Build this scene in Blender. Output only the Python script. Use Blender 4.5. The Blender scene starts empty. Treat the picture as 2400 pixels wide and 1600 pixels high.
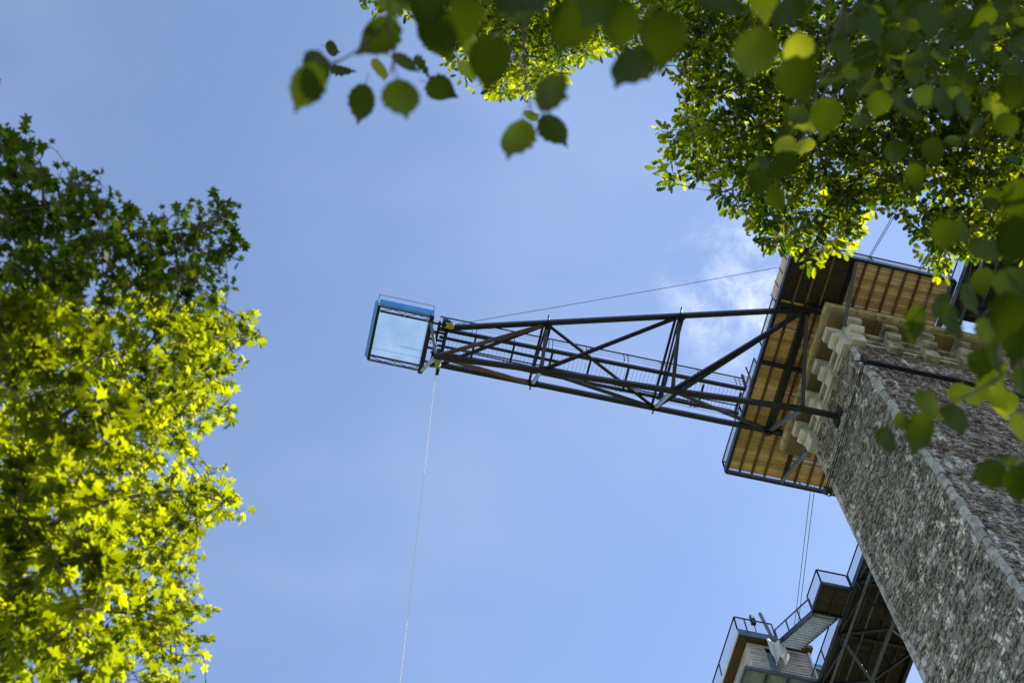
import bpy, math, random
import numpy as np
from mathutils import Vector, Matrix

# ------------------------------------------------------------------ camera, sky, sun, exposure
S = bpy.context.scene
COL = S.collection
F = 3333.0                                     # focal length in photo pixels (50 mm on a 36 mm sensor)
RC = np.array([[-0.9752819340301976, 0.2068926161185397, 0.07759249029348174],
               [0.2209641354480801, 0.9131736712633555, 0.34247437416117443],
               [0.0, 0.3511542275226544, -0.9363176322664056]])
GZ = -1.6                                      # ground level; the photographer's eye is at the origin
cam_d = bpy.data.cameras.new('camera'); cam = bpy.data.objects.new('camera', cam_d); COL.objects.link(cam)
cam.matrix_world = Matrix(RC.tolist()).to_4x4()
cam_d.sensor_width = 36.0; cam_d.lens = F / 2400 * 36
cam_d.clip_start = 0.05; cam_d.clip_end = 3000
cam_d.dof.use_dof = True; cam_d.dof.focus_distance = 57.0; cam_d.dof.aperture_fstop = 4.2
S.camera = cam

SUN_EL = math.radians(40.0)
SH = Vector((-1.0, -0.06, 0)).normalized()     # horizontal direction towards the sun
SUN_DIR = Vector((SH.x * math.cos(SUN_EL), SH.y * math.cos(SUN_EL), math.sin(SUN_EL)))
sun_d = bpy.data.lights.new('sun', 'SUN'); sun_d.energy = 5.0; sun_d.angle = math.radians(0.53); sun_d.color = (1.0, 0.94, 0.84)
sun = bpy.data.objects.new('sun', sun_d); COL.objects.link(sun)
sun.rotation_euler = SUN_DIR.to_track_quat('Z', 'Y').to_euler()
sun.location = (0, 0, 80)

S.view_settings.view_transform = 'Standard'; S.view_settings.look = 'None'
S.view_settings.exposure = 1.45; S.view_settings.gamma = 1.0; S.view_settings.use_curve_mapping = False

def at(u, v, dep):
    """a point seen at photo pixel (u, v) at a distance in metres along the lens axis"""
    return Vector((RC @ (np.array([(u - 1200) / F, -(v - 800) / F, -1.0]) * dep)).tolist())
def proj(P):
    c = RC.T @ np.array([P[0], P[1], P[2]]); return 1200 + F * c[0] / -c[2], 800 - F * c[1] / -c[2], -c[2]

W = bpy.data.worlds.new('World'); S.world = W; W.use_nodes = True
nt = W.node_tree; nt.nodes.clear()
def N(t, kind, **kw):
    n = t.nodes.new(kind)
    for k, v in kw.items(): setattr(n, k, v)
    return n
sky = N(nt, 'ShaderNodeTexSky', sky_type='NISHITA', sun_disc=False, sun_elevation=SUN_EL)
sky.sun_rotation = math.atan2(SUN_DIR.x, SUN_DIR.y)
sky.altitude = 100; sky.air_density = 1.0; sky.dust_density = 0.1; sky.ozone_density = 1.0
tc = N(nt, 'ShaderNodeTexCoord')
# thin white clouds drifting low in the south-west: noise over the sky direction
def dirmask(u, v, c0, c1):
    d = at(u, v, 1).normalized()
    dp = N(nt, 'ShaderNodeVectorMath', operation='DOT_PRODUCT'); dp.inputs[1].default_value = d
    nt.links.new(tc.outputs['Generated'], dp.inputs[0])
    mr = N(nt, 'ShaderNodeMapRange', interpolation_type='SMOOTHSTEP'); mr.inputs[1].default_value = math.cos(math.radians(c0)); mr.inputs[2].default_value = math.cos(math.radians(c1))
    nt.links.new(dp.outputs['Value'], mr.inputs[0]); return mr.outputs[0]
def noise(scale, detail, rough, dist, lo, hi, off=(0, 0, 0), sc=(1, 1, 1)):
    mp = N(nt, 'ShaderNodeMapping'); mp.inputs['Location'].default_value = off; mp.inputs['Scale'].default_value = sc
    nt.links.new(tc.outputs['Generated'], mp.inputs[0])
    n = N(nt, 'ShaderNodeTexNoise'); n.inputs['Scale'].default_value = scale; n.inputs['Detail'].default_value = detail
    n.inputs['Roughness'].default_value = rough; n.inputs['Distortion'].default_value = dist
    nt.links.new(mp.outputs[0], n.inputs['Vector'])
    mr = N(nt, 'ShaderNodeMapRange', interpolation_type='SMOOTHSTEP'); mr.inputs[1].default_value = lo; mr.inputs[2].default_value = hi
    nt.links.new(n.outputs['Fac'], mr.inputs[0]); return mr.outputs[0]
def mth(op, a, b):
    m = N(nt, 'ShaderNodeMath', operation=op)
    for i, x in enumerate((a, b)):
        if isinstance(x, (int, float)): m.inputs[i].default_value = x
        else: nt.links.new(x, m.inputs[i])
    return m.outputs[0]
puff = noise(26, 9, 0.62, 0.3, 0.40, 0.80, off=(0.31, 0.12, 0.2))
veil = noise(3, 3, 0.5, 0.1, 0.42, 0.95, off=(2.3, 0.4, 0.2), sc=(1.0, 1.6, 1.0))
m1 = dirmask(1745, 690, 3.9, 0.0)
cl = mth('ADD', mth('MULTIPLY', mth('MULTIPLY', puff, m1), 0.62), mth('MULTIPLY', veil, 0.12))
cl = mth('MINIMUM', cl, 0.92)
mixc = N(nt, 'ShaderNodeMix', data_type='RGBA'); nt.links.new(cl, mixc.inputs[0])
hsv = N(nt, 'ShaderNodeHueSaturation'); hsv.inputs['Saturation'].default_value = 0.97; hsv.inputs['Hue'].default_value = 0.505
nt.links.new(sky.outputs[0], hsv.inputs['Color'])
nt.links.new(hsv.outputs[0], mixc.inputs[6]); mixc.inputs[7].default_value = (4.6, 4.9, 5.4, 1)
bg = N(nt, 'ShaderNodeBackground'); bg.inputs['Strength'].default_value = 0.109
nt.links.new(mixc.outputs[2], bg.inputs['Color'])
wo = N(nt, 'ShaderNodeOutputWorld'); nt.links.new(bg.outputs[0], wo.inputs['Surface'])

# ------------------------------------------------------------------ helpers
rng = np.random.default_rng(7); random.seed(7)
ORG = {}
def meta(o, label=None, cat=None, group=None, kind=None):
    if label: o['label'] = label
    if cat: o['category'] = cat
    if group: o['group'] = group
    if kind: o['kind'] = kind
    return o
def thing(name, loc, label, cat, group=None):
    o = bpy.data.objects.new(name, None); COL.objects.link(o); o.location = loc; o.empty_display_size = 0.3
    ORG[o] = Vector(loc); return meta(o, label, cat, group)
def mesh(name, V, Fc, mat, smooth=False, tint=None):
    me = bpy.data.meshes.new(name); me.from_pydata([tuple(v) for v in V], [], Fc)
    if mat: me.materials.append(mat)
    if smooth: me.polygons.foreach_set('use_smooth', [True] * len(me.polygons))
    if tint is not None:
        a = me.attributes.new('tint', 'FLOAT', 'POINT'); a.data.foreach_set('value', np.broadcast_to(np.asarray(tint, dtype=np.float32), (len(V),)).copy())
    me.update(); return me
def link(name, me, parent=None, loc=None):
    """loc: world position of the mesh origin"""
    o = bpy.data.objects.new(name, me); COL.objects.link(o); loc = Vector(loc or (0, 0, 0)); ORG[o] = loc
    if parent is not None: o.parent = parent; o.location = loc - ORG[parent]
    else: o.location = loc
    return o
class MB:
    """collects boxes, bars, tubes in world space; build() links them as one mesh object"""
    def __init__(s): s.V = []; s.F = []
    def add(s, V, Fc):
        n = len(s.V); s.V += [Vector(v) for v in V]; s.F += [tuple(i + n for i in f) for f in Fc]; return s
    def box(s, a, b, bev=0.0):
        x0, y0, z0 = [min(p, q) for p, q in zip(a, b)]; x1, y1, z1 = [max(p, q) for p, q in zip(a, b)]
        if bev <= 0:
            return s.add([(x0, y0, z0), (x1, y0, z0), (x1, y1, z0), (x0, y1, z0), (x0, y0, z1), (x1, y0, z1), (x1, y1, z1), (x0, y1, z1)],
                  [(3, 2, 1, 0), (4, 5, 6, 7), (0, 1, 5, 4), (1, 2, 6, 5), (2, 3, 7, 6), (3, 0, 4, 7)])
        b = bev
        def ring(z, i): return [(x0 + i, y0 + b, z), (x0 + b, y0 + i, z), (x1 - b, y0 + i, z), (x1 - i, y0 + b, z), (x1 - i, y1 - b, z), (x1 - b, y1 - i, z), (x0 + b, y1 - i, z), (x0 + i, y1 - b, z)]
        V = ring(z0, b) + ring(z0 + b, 0) + ring(z1 - b, 0) + ring(z1, b)
        Fc = [tuple(range(7, -1, -1)), tuple(range(24, 32))]
        for k in range(3):
            for i in range(8): j = (i + 1) % 8; Fc.append((k * 8 + i, k * 8 + j, k * 8 + 8 + j, k * 8 + 8 + i))
        return s.add(V, Fc)
    def bar(s, p, q, w, h=None, up=(0, 0, 1)):
        p = Vector(p); q = Vector(q); h = h or w; d = (q - p).normalized(); u = Vector(up)
        if abs(d.dot(u)) > 0.98: u = Vector((0, 1, 0))
        a = d.cross(u).normalized() * w / 2; c = a.cross(d).normalized() * h / 2
        return s.add([p - a - c, p + a - c, p + a + c, p - a + c, q - a - c, q + a - c, q + a + c, q - a + c],
              [(3, 2, 1, 0), (4, 5, 6, 7), (0, 1, 5, 4), (1, 2, 6, 5), (2, 3, 7, 6), (3, 0, 4, 7)])
    def tube(s, pts, rad, n=6):
        pts = [Vector(p) for p in pts]; R = rad if isinstance(rad, (list, tuple)) else [rad] * len(pts)
        V = []; Fc = []; prev = None
        for i, p in enumerate(pts):
            d = (pts[min(i + 1, len(pts) - 1)] - pts[max(i - 1, 0)]).normalized()
            u = prev if prev is not None else (Vector((0, 0, 1)) if abs(d.z) < .9 else Vector((1, 0, 0)))
            a = d.cross(u).normalized(); u = a.cross(d).normalized(); prev = u
            for k in range(n):
                t = 2 * math.pi * k / n; V.append(p + (a * math.cos(t) + u * math.sin(t)) * R[i])
        for i in range(len(pts) - 1):
            for k in range(n): Fc.append((i * n + k, i * n + (k + 1) % n, (i + 1) * n + (k + 1) % n, (i + 1) * n + k))
        Fc += [tuple(range(n - 1, -1, -1)), tuple((len(pts) - 1) * n + k for k in range(n))]
        return s.add(V, Fc)
    def build(s, name, mat, parent=None, smooth=False, origin=None, tint=None):
        if origin is None: origin = ORG[parent] if parent is not None else s.V[0]
        o = Vector(origin); return link(name, mesh(name, [v - o for v in s.V], s.F, mat, smooth, tint), parent, o)
def bar(name, p, q, w, h, mat, parent, up=(0, 0, 1)): return MB().bar(p, q, w, h, up).build(name, mat, parent)
def tube(name, pts, r, mat, parent, n=6): return MB().tube(pts, r, n).build(name, mat, parent, smooth=True)

# ------------------------------------------------------------------ materials
MATS = {}
def mat(name, col, rough=0.7, metal=0.0, var=0.0, nscale=3.0, ncol=None, nlo=0.4, nhi=0.65, bump=0.0, bscale=30.0, objrand=0.0, spec=0.5, stretch=(1, 1, 1), coat=0.0):
    m = bpy.data.materials.new(name); m.use_nodes = True; t = m.node_tree; b = t.nodes['Principled BSDF']; L = t.links
    b.inputs['Roughness'].default_value = rough; b.inputs['Metallic'].default_value = metal; b.inputs['Specular IOR Level'].default_value = spec
    b.inputs['Coat Weight'].default_value = coat
    geo = N(t, 'ShaderNodeNewGeometry'); mp = N(t, 'ShaderNodeMapping'); mp.inputs['Scale'].default_value = stretch; L.new(geo.outputs['Position'], mp.inputs[0])
    rgb = N(t, 'ShaderNodeRGB'); rgb.outputs[0].default_value = (*col, 1); out = rgb.outputs[0]
    if ncol:
        n = N(t, 'ShaderNodeTexNoise'); n.inputs['Scale'].default_value = nscale; n.inputs['Detail'].default_value = 6; n.inputs['Roughness'].default_value = 0.65
        L.new(mp.outputs[0], n.inputs['Vector']); mr = N(t, 'ShaderNodeMapRange'); mr.inputs[1].default_value = nlo; mr.inputs[2].default_value = nhi; L.new(n.outputs['Fac'], mr.inputs[0])
        mx = N(t, 'ShaderNodeMix', data_type='RGBA'); L.new(mr.outputs[0], mx.inputs[0]); L.new(out, mx.inputs[6]); mx.inputs[7].default_value = (*ncol, 1); out = mx.outputs[2]
    if objrand:
        oi = N(t, 'ShaderNodeObjectInfo'); mr = N(t, 'ShaderNodeMapRange'); mr.inputs[3].default_value = 1 - objrand; mr.inputs[4].default_value = 1 + objrand
        L.new(oi.outputs['Random'], mr.inputs[0]); h = N(t, 'ShaderNodeHueSaturation'); L.new(mr.outputs[0], h.inputs['Value']); L.new(out, h.inputs['Color']); out = h.outputs[0]
    L.new(out, b.inputs['Base Color'])
    if bump:
        n2 = N(t, 'ShaderNodeTexNoise'); n2.inputs['Scale'].default_value = bscale; n2.inputs['Detail'].default_value = 5; L.new(mp.outputs[0], n2.inputs['Vector'])
        bp = N(t, 'ShaderNodeBump'); bp.inputs['Strength'].default_value = bump; bp.inputs['Distance'].default_value = 0.02; L.new(n2.outputs['Fac'], bp.inputs['Height']); L.new(bp.outputs[0], b.inputs['Normal'])
    MATS[name] = m; return m
STEEL = mat('dark painted steel', (0.007, 0.011, 0.016), 0.34, ncol=(0.018, 0.019, 0.02), nscale=4, nlo=0.55, nhi=0.8, bump=0.15, spec=0.3)
BROWNSTEEL = mat('brown steel', (0.085, 0.045, 0.028), 0.5, ncol=(0.03, 0.026, 0.024), nscale=3)
GALV = mat('galvanised steel', (0.50, 0.56, 0.62), 0.5, ncol=(0.36, 0.41, 0.47), nscale=5)
BLUESTEEL = mat('blue grey painted and sky tinted steel', (0.055, 0.078, 0.11), 0.42, ncol=(0.035, 0.048, 0.065), nscale=4)  # on footbridge braces and pipes the blue paints in reflected sky
PALEBLUE = mat('worn pale grey blue steel', (0.24, 0.28, 0.35), 0.45, ncol=(0.13, 0.15, 0.19), nscale=5)
GOLD = mat('golden softwood', (0.74, 0.53, 0.235), 0.75, ncol=(0.46, 0.30, 0.12), nscale=2.6, nlo=0.35, nhi=0.68, objrand=0.3, stretch=(0.8, 7, 1), bump=0.3)
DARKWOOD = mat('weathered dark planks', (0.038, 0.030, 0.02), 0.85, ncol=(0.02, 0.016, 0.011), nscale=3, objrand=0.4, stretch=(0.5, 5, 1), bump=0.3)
JOIST = mat('brown joist timber', (0.13, 0.085, 0.04), 0.8, ncol=(0.07, 0.045, 0.022), nscale=3, stretch=(5, 0.5, 1), objrand=0.2)
PALEWOOD = mat('pale panel wood', (0.52, 0.40, 0.26), 0.7, ncol=(0.42, 0.31, 0.2), nscale=3, objrand=0.08)
CLAD = mat('weathered grey cladding', (0.42, 0.40, 0.385), 0.8, ncol=(0.20, 0.175, 0.155), nscale=3, stretch=(0.6, 0.6, 6), objrand=0.18, bump=0.3)
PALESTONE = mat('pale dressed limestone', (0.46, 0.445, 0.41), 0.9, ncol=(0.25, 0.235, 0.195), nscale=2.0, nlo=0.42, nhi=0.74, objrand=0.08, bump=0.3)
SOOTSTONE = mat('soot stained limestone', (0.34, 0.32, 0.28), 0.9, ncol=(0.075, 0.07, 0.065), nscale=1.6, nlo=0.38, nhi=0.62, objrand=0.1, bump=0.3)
MOSSSTONE = mat('lichened coping stone', (0.46, 0.42, 0.29), 0.9, ncol=(0.15, 0.15, 0.08), nscale=3.2, nlo=0.42, nhi=0.66, objrand=0.12, bump=0.3)
BLUE = mat('blue sheet panel', (0.006, 0.17, 0.46), 0.4, ncol=(0.01, 0.22, 0.52), nscale=2)
TEAL = mat('faded teal sheet panel', (0.01, 0.17, 0.32), 0.4, ncol=(0.015, 0.21, 0.36), nscale=2)
YELLOW = mat('yellow green pulley steel', (0.30, 0.30, 0.08), 0.5)
ROPE = mat('pale rope', (0.56, 0.50, 0.47), 0.9)
CABLE = mat('steel cable', (0.03, 0.032, 0.036), 0.85, spec=0.2)
BROWNGRIT = mat('brown gritty wall', (0.20, 0.11, 0.06), 0.95, ncol=(0.08, 0.055, 0.035), nscale=14, bump=0.5)
BARK = mat('bark', (0.075, 0.055, 0.038), 0.95, ncol=(0.035, 0.028, 0.02), nscale=7, stretch=(1, 1, 0.3), bump=0.6, bscale=18)
TWIG = mat('brown twig', (0.075, 0.05, 0.033), 0.8)
PETIOLE = mat('reddish petiole', (0.16, 0.06, 0.03), 0.6)
SOFFIT = mat('sky tinted panel', (0.09, 0.14, 0.21), 0.3, spec=0.6, ncol=(0.2, 0.25, 0.31), nscale=1.2)  # sky reflected in the panels is put into their blue grey colour
QUOIN = mat('grey dressed quoin stone', (0.31, 0.305, 0.295), 0.95, ncol=(0.15, 0.145, 0.135), nscale=4.5, objrand=0.22, bump=0.9, bscale=14)
BROWNSTONE = mat('dark brown cornice stone', (0.19, 0.15, 0.085), 0.9, ncol=(0.11, 0.085, 0.05), nscale=1.4, bump=0.3, objrand=0.1)  # one dark brown over the whole slab; the coping above is paler
GROUND = mat('meadow grass and leaf litter', (0.075, 0.095, 0.035), 0.95, ncol=(0.17, 0.145, 0.09), nscale=0.35, nlo=0.42, nhi=0.62, bump=0.6, bscale=9)

def glass():
    m = bpy.data.materials.new('milky floor glass'); m.use_nodes = True; t = m.node_tree; t.nodes.clear(); L = t.links
    o = N(t, 'ShaderNodeOutputMaterial'); tr = N(t, 'ShaderNodeBsdfTransparent'); tr.inputs[0].default_value = (0.86, 0.95, 0.97, 1)
    tl = N(t, 'ShaderNodeBsdfTranslucent'); tl.inputs[0].default_value = (0.60, 0.70, 0.70, 1); gl = N(t, 'ShaderNodeBsdfGlossy'); gl.inputs['Roughness'].default_value = 0.03
    geo = N(t, 'ShaderNodeNewGeometry'); n = N(t, 'ShaderNodeTexNoise'); n.inputs['Scale'].default_value = 1.4; n.inputs['Detail'].default_value = 5; L.new(geo.outputs['Position'], n.inputs['Vector'])
    mr = N(t, 'ShaderNodeMapRange'); mr.inputs[1].default_value = .35; mr.inputs[2].default_value = .8; mr.inputs[3].default_value = 0.05; mr.inputs[4].default_value = 0.12; L.new(n.outputs['Fac'], mr.inputs[0])
    a = N(t, 'ShaderNodeMixShader'); L.new(mr.outputs[0], a.inputs[0]); L.new(tr.outputs[0], a.inputs[1]); L.new(tl.outputs[0], a.inputs[2])
    fr = N(t, 'ShaderNodeFresnel'); fr.inputs[0].default_value = 1.3; b = N(t, 'ShaderNodeMixShader'); L.new(fr.outputs[0], b.inputs[0]); L.new(a.outputs[0], b.inputs[1]); L.new(gl.outputs[0], b.inputs[2]); L.new(b.outputs[0], o.inputs[0])
    return m
GLASS = glass()
def tarp():
    m = bpy.data.materials.new('translucent white tarpaulin'); m.use_nodes = True; t = m.node_tree; t.nodes.clear(); L = t.links
    o = N(t, 'ShaderNodeOutputMaterial'); d = N(t, 'ShaderNodeBsdfDiffuse'); d.inputs[0].default_value = (.8, .8, .82, 1); l = N(t, 'ShaderNodeBsdfTranslucent'); l.inputs[0].default_value = (.7, .7, .72, 1)
    x = N(t, 'ShaderNodeMixShader'); x.inputs[0].default_value = .4; L.new(d.outputs[0], x.inputs[1]); L.new(l.outputs[0], x.inputs[2]); L.new(x.outputs[0], o.inputs[0]); return m
WHITE = tarp()
def cmesh(name, col, op):
    """fine woven safety netting or wire mesh: partly see-through sheet"""
    m = bpy.data.materials.new(name); m.use_nodes = True; t = m.node_tree; t.nodes.clear(); L = t.links
    o = N(t, 'ShaderNodeOutputMaterial'); tr = N(t, 'ShaderNodeBsdfTransparent'); d = N(t, 'ShaderNodeBsdfDiffuse'); d.inputs[0].default_value = (*col, 1)
    a = N(t, 'ShaderNodeMixShader'); a.inputs[0].default_value = op; L.new(tr.outputs[0], a.inputs[1]); L.new(d.outputs[0], a.inputs[2]); L.new(a.outputs[0], o.inputs[0]); return m
NET = cmesh('fine steel netting', (0.10, 0.11, 0.12), 0.07)

def stonemat(name, dark, mid, lite, lime, limelo, limehi, ochre=0.0):
    m = bpy.data.materials.new(name); m.use_nodes = True; t = m.node_tree; b = t.nodes['Principled BSDF']; L = t.links
    b.inputs['Roughness'].default_value = 0.92; b.inputs['Specular IOR Level'].default_value = 0.3
    geo = N(t, 'ShaderNodeNewGeometry'); at_ = N(t, 'ShaderNodeAttribute', attribute_name='tint')
    r = N(t, 'ShaderNodeValToRGB'); e = r.color_ramp.elements; e[0].color = (*dark, 1); e[1].color = (*lite, 1); k = e.new(0.5); k.color = (*mid, 1); L.new(at_.outputs['Fac'], r.inputs[0])
    def nz(sc, d, lo, hi, st=(1, 1, 1)):
        mp = N(t, 'ShaderNodeMapping'); mp.inputs['Scale'].default_value = st; L.new(geo.outputs['Position'], mp.inputs[0])
        n = N(t, 'ShaderNodeTexNoise'); n.inputs['Scale'].default_value = sc; n.inputs['Detail'].default_value = d; n.inputs['Roughness'].default_value = 0.66; L.new(mp.outputs[0], n.inputs['Vector'])
        mr = N(t, 'ShaderNodeMapRange'); mr.inputs[1].default_value = lo; mr.inputs[2].default_value = hi; L.new(n.outputs['Fac'], mr.inputs[0]); return mr.outputs[0], n.outputs['Fac']
    out = r.outputs[0]
    def mixc(fac, c, amt=1.0):
        nonlocal out
        mm = N(t, 'ShaderNodeMath', operation='MULTIPLY'); mm.inputs[1].default_value = amt; L.new(fac, mm.inputs[0])
        mx = N(t, 'ShaderNodeMix', data_type='RGBA'); L.new(mm.outputs[0], mx.inputs[0]); L.new(out, mx.inputs[6]); mx.inputs[7].default_value = (*c, 1); out = mx.outputs[2]
    mixc(nz(0.5, 5, 0.42, 0.66)[0], dark, 0.8)
    mixc(nz(1.3, 5, 0.52, 0.7, (1, 1, 0.14))[0], tuple(c * .55 for c in dark), 0.7)
    mixc(nz(9, 5, 0.5, 0.72)[0], dark, 0.55)
    la = nz(2.6, 7, limelo, limehi, (1, 1, 0.55))[0]; lb = nz(0.45, 3, 0.36, 0.6)[0]
    lm = N(t, 'ShaderNodeMath', operation='MULTIPLY'); L.new(la, lm.inputs[0]); L.new(lb, lm.inputs[1]); mixc(lm.outputs[0], lime, 1.0)
    if ochre: mixc(nz(2.1, 4, 0.63, 0.72)[0], (0.30, 0.20, 0.05), ochre)
    L.new(out, b.inputs['Base Color'])
    f = nz(16, 6, 0, 1)[1]; bp = N(t, 'ShaderNodeBump'); bp.inputs['Strength'].default_value = 0.6; bp.inputs['Distance'].default_value = 0.03; L.new(f, bp.inputs['Height']); L.new(bp.outputs[0], b.inputs['Normal'])
    return m
RUB_W = stonemat('grey rubble stone', (0.10, 0.094, 0.083), (0.195, 0.185, 0.165), (0.30, 0.287, 0.26), (0.62, 0.605, 0.575), 0.52, 0.60, 0.5)
RUB_N = stonemat('purple brown rubble stone', (0.08, 0.066, 0.066), (0.165, 0.13, 0.13), (0.27, 0.25, 0.25), (0.52, 0.52, 0.545), 0.49, 0.60)
MORTAR = mat('old lime mortar', (0.26, 0.25, 0.235), 0.95, ncol=(0.10, 0.095, 0.09), nscale=2.5, bump=0.6)

def leafmat(name, d0, d1, t0, t1, tw=0.55, gloss=0.014):  # tint runs from dull shaded to bright sunlit leaf colour
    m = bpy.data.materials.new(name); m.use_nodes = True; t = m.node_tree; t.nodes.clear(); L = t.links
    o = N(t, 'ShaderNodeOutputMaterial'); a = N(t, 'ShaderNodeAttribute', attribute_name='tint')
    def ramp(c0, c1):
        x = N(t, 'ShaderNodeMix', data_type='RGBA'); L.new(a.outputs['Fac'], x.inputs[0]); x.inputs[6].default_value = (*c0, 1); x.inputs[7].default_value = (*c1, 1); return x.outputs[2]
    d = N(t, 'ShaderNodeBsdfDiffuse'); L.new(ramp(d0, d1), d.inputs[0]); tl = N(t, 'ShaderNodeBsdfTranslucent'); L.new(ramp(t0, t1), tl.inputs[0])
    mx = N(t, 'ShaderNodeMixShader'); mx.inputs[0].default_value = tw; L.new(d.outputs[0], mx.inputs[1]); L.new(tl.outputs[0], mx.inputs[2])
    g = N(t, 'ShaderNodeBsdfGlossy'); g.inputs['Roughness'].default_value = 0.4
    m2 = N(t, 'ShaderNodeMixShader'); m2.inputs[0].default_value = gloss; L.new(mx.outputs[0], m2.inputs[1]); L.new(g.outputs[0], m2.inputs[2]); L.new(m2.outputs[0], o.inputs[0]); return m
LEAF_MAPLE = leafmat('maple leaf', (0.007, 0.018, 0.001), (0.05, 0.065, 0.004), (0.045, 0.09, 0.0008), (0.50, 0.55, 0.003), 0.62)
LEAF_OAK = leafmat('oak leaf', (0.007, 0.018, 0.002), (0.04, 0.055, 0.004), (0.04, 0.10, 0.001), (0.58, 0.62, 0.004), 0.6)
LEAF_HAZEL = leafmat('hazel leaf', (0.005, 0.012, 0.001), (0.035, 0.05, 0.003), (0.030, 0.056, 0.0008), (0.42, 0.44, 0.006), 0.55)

# ------------------------------------------------------------------ ground
g = MB(); nG = 40
gv = []; gf = []
for j in range(nG + 1):
    for i in range(nG + 1):
        x = (i / nG - .5) * 1600; y = (j / nG - .5) * 1600; r = math.hypot(x, y)
        gv.append((x, y, GZ + (0 if r < 60 else min(18, (r - 60) * 0.03) * (0.6 + 0.4 * math.sin(x * .011) * math.cos(y * .013)))))
for j in range(nG):
    for i in range(nG): k = j * (nG + 1) + i; gf.append((k, k + 1, k + nG + 2, k + nG + 1))
meta(link('ground', mesh('ground', gv, gf, GROUND, True)), kind='structure')

# ------------------------------------------------------------------ stone viaduct pier
XF = -16.5                                  # face towards the truss
YB = -20.0                                  # far corner
XE = -28.0
def YK(z): return -15.52 + (49.8 - z) * 0.0235     # battered face towards the photographer's side
pier = thing('viaduct_pier', (-22, -17.7, GZ), 'tall tapering grey rubble stone viaduct pier with pale corbelled top', 'pier')
V = []
for z in (GZ - .5, 51.3):
    V += [(XF, YK(z), z), (XF, YB, z), (XE, YB, z), (XE, YK(z), z)]
MB().add(V, [(0, 4, 5, 1), (1, 5, 6, 2), (2, 6, 7, 3), (3, 7, 4, 0), (4, 7, 6, 5), (0, 1, 2, 3)]).build('mortar_core', MORTAR, pier)
def stones(face, z0, z1):
    out = []; z = z0; row = 0
    while z < z1:
        h = float(np.clip(rng.lognormal(-2.05, .38), .07, .30)); h = min(h, z1 - z + .02); ph = rng.uniform(0, 6)
        if face == 'x': s0, s1 = YB + 0.05, YK(z + h / 2) - 0.11 - (0 if (int(z / 1.1) % 2) else 0.08)
        else: s0, s1 = -24.5, XF - 0.06 - (0.07 if (int(z / 1.1) % 2) else 0)
        s = s0
        while s < s1 - .06:
            w = rng.uniform(0.10, 0.38) * (1.2 if h > .16 else 1); w = min(w, s1 - s)
            if s1 - (s + w) < .1: w = s1 - s
            gap = rng.uniform(0.008, 0.022); out.append((s + gap, s + w - gap, z + gap * .8 + .02 * math.sin(ph + s * 2), z + h - gap * .8 + .02 * math.sin(ph + 1 + s * 2))); s += w
        z += h; row += 1
    res = []
    for a, b, c, d in out:
        w, h = b - a, d - c
        j = lambda k: rng.uniform(-k, k)
        j = lambda k: rng.uniform(-k, k) * 1.15
        pts = [(a + j(.02), c + h * .25 + j(.03)), (a + w * .3 + j(.05), c + j(.02)), (b - w * .2 + j(.04), c + j(.02)), (b + j(.015), c + h * .5 + j(.05)), (b - w * .25 + j(.05), d + j(.02)), (a + w * .2 + j(.04), d + j(.02))]
        p = rng.uniform(0.01, 0.065) * (1.4 if rng.random() < .2 else 1); cx, cz = (a + b) / 2 + j(.04), (c + d) / 2 + j(.03); tx, tz = j(.22), j(.26)
        vv = []
        for ring, (sc, pr) in enumerate(((1.0, -0.03), (0.97, p * .7), (0.82, p))):
            for q in pts:
                x = cx + (q[0] - cx) * sc; zz = cz + (q[1] - cz) * sc; o = pr + ((x - cx) * tx + (zz - cz) * tz if ring else 0) + (j(.012) if ring else 0)
                vv.append((XF + o, x, zz) if face == 'x' else (x, YK(zz) + o, zz))
        o = p * 1.05; vv.append((XF + o, cx, cz) if face == 'x' else (cx, YK(cz) + o, cz))
        fc = []
        for r in range(2):
            for i in range(6): k = (i + 1) % 6; fc.append((r * 6 + i, r * 6 + k, r * 6 + 6 + k, r * 6 + 6 + i))
        for i in range(6): fc.append((12 + i, 12 + (i + 1) % 6, 18))
        if face == 'y': fc = [f[::-1] for f in fc]
        u, v_, dp = proj((XF, cx, cz) if face == 'x' else (cx, YK(cz), cz)); area = w * h / dp ** 2 if (-20 < u < 2410 and -20 < v_ < 1615) else 0
        res.append((area, face, vv, fc, rng.beta(1.6, 1.8)))
    return res
ST = stones('x', 25.0, 49.95) + stones('y', 25.0, 49.95)
ST.sort(key=lambda s: -s[0])
for area, face, vv, fc, t in ST[:300]:
    c = Vector(vv[-1]); link('stone', mesh('stone', [Vector(v) - c for v in vv], fc, RUB_W if face == 'x' else RUB_N, False, t), pier, c)
for face, m in (('x', RUB_W), ('y', RUB_N)):
    V = []; Fc = []; T = []
    for area, f_, vv, fc, t in ST[300:]:
        if f_ != face: continue
        n = len(V); V += vv; Fc += [tuple(i + n for i in q) for q in fc]; T += [t] * len(vv)
    o = ORG[pier]; meta(link('rubble_stones', mesh('rubble_stones', [Vector(v) - o for v in V], Fc, m, False, T), pier, o), kind='stuff')
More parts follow.
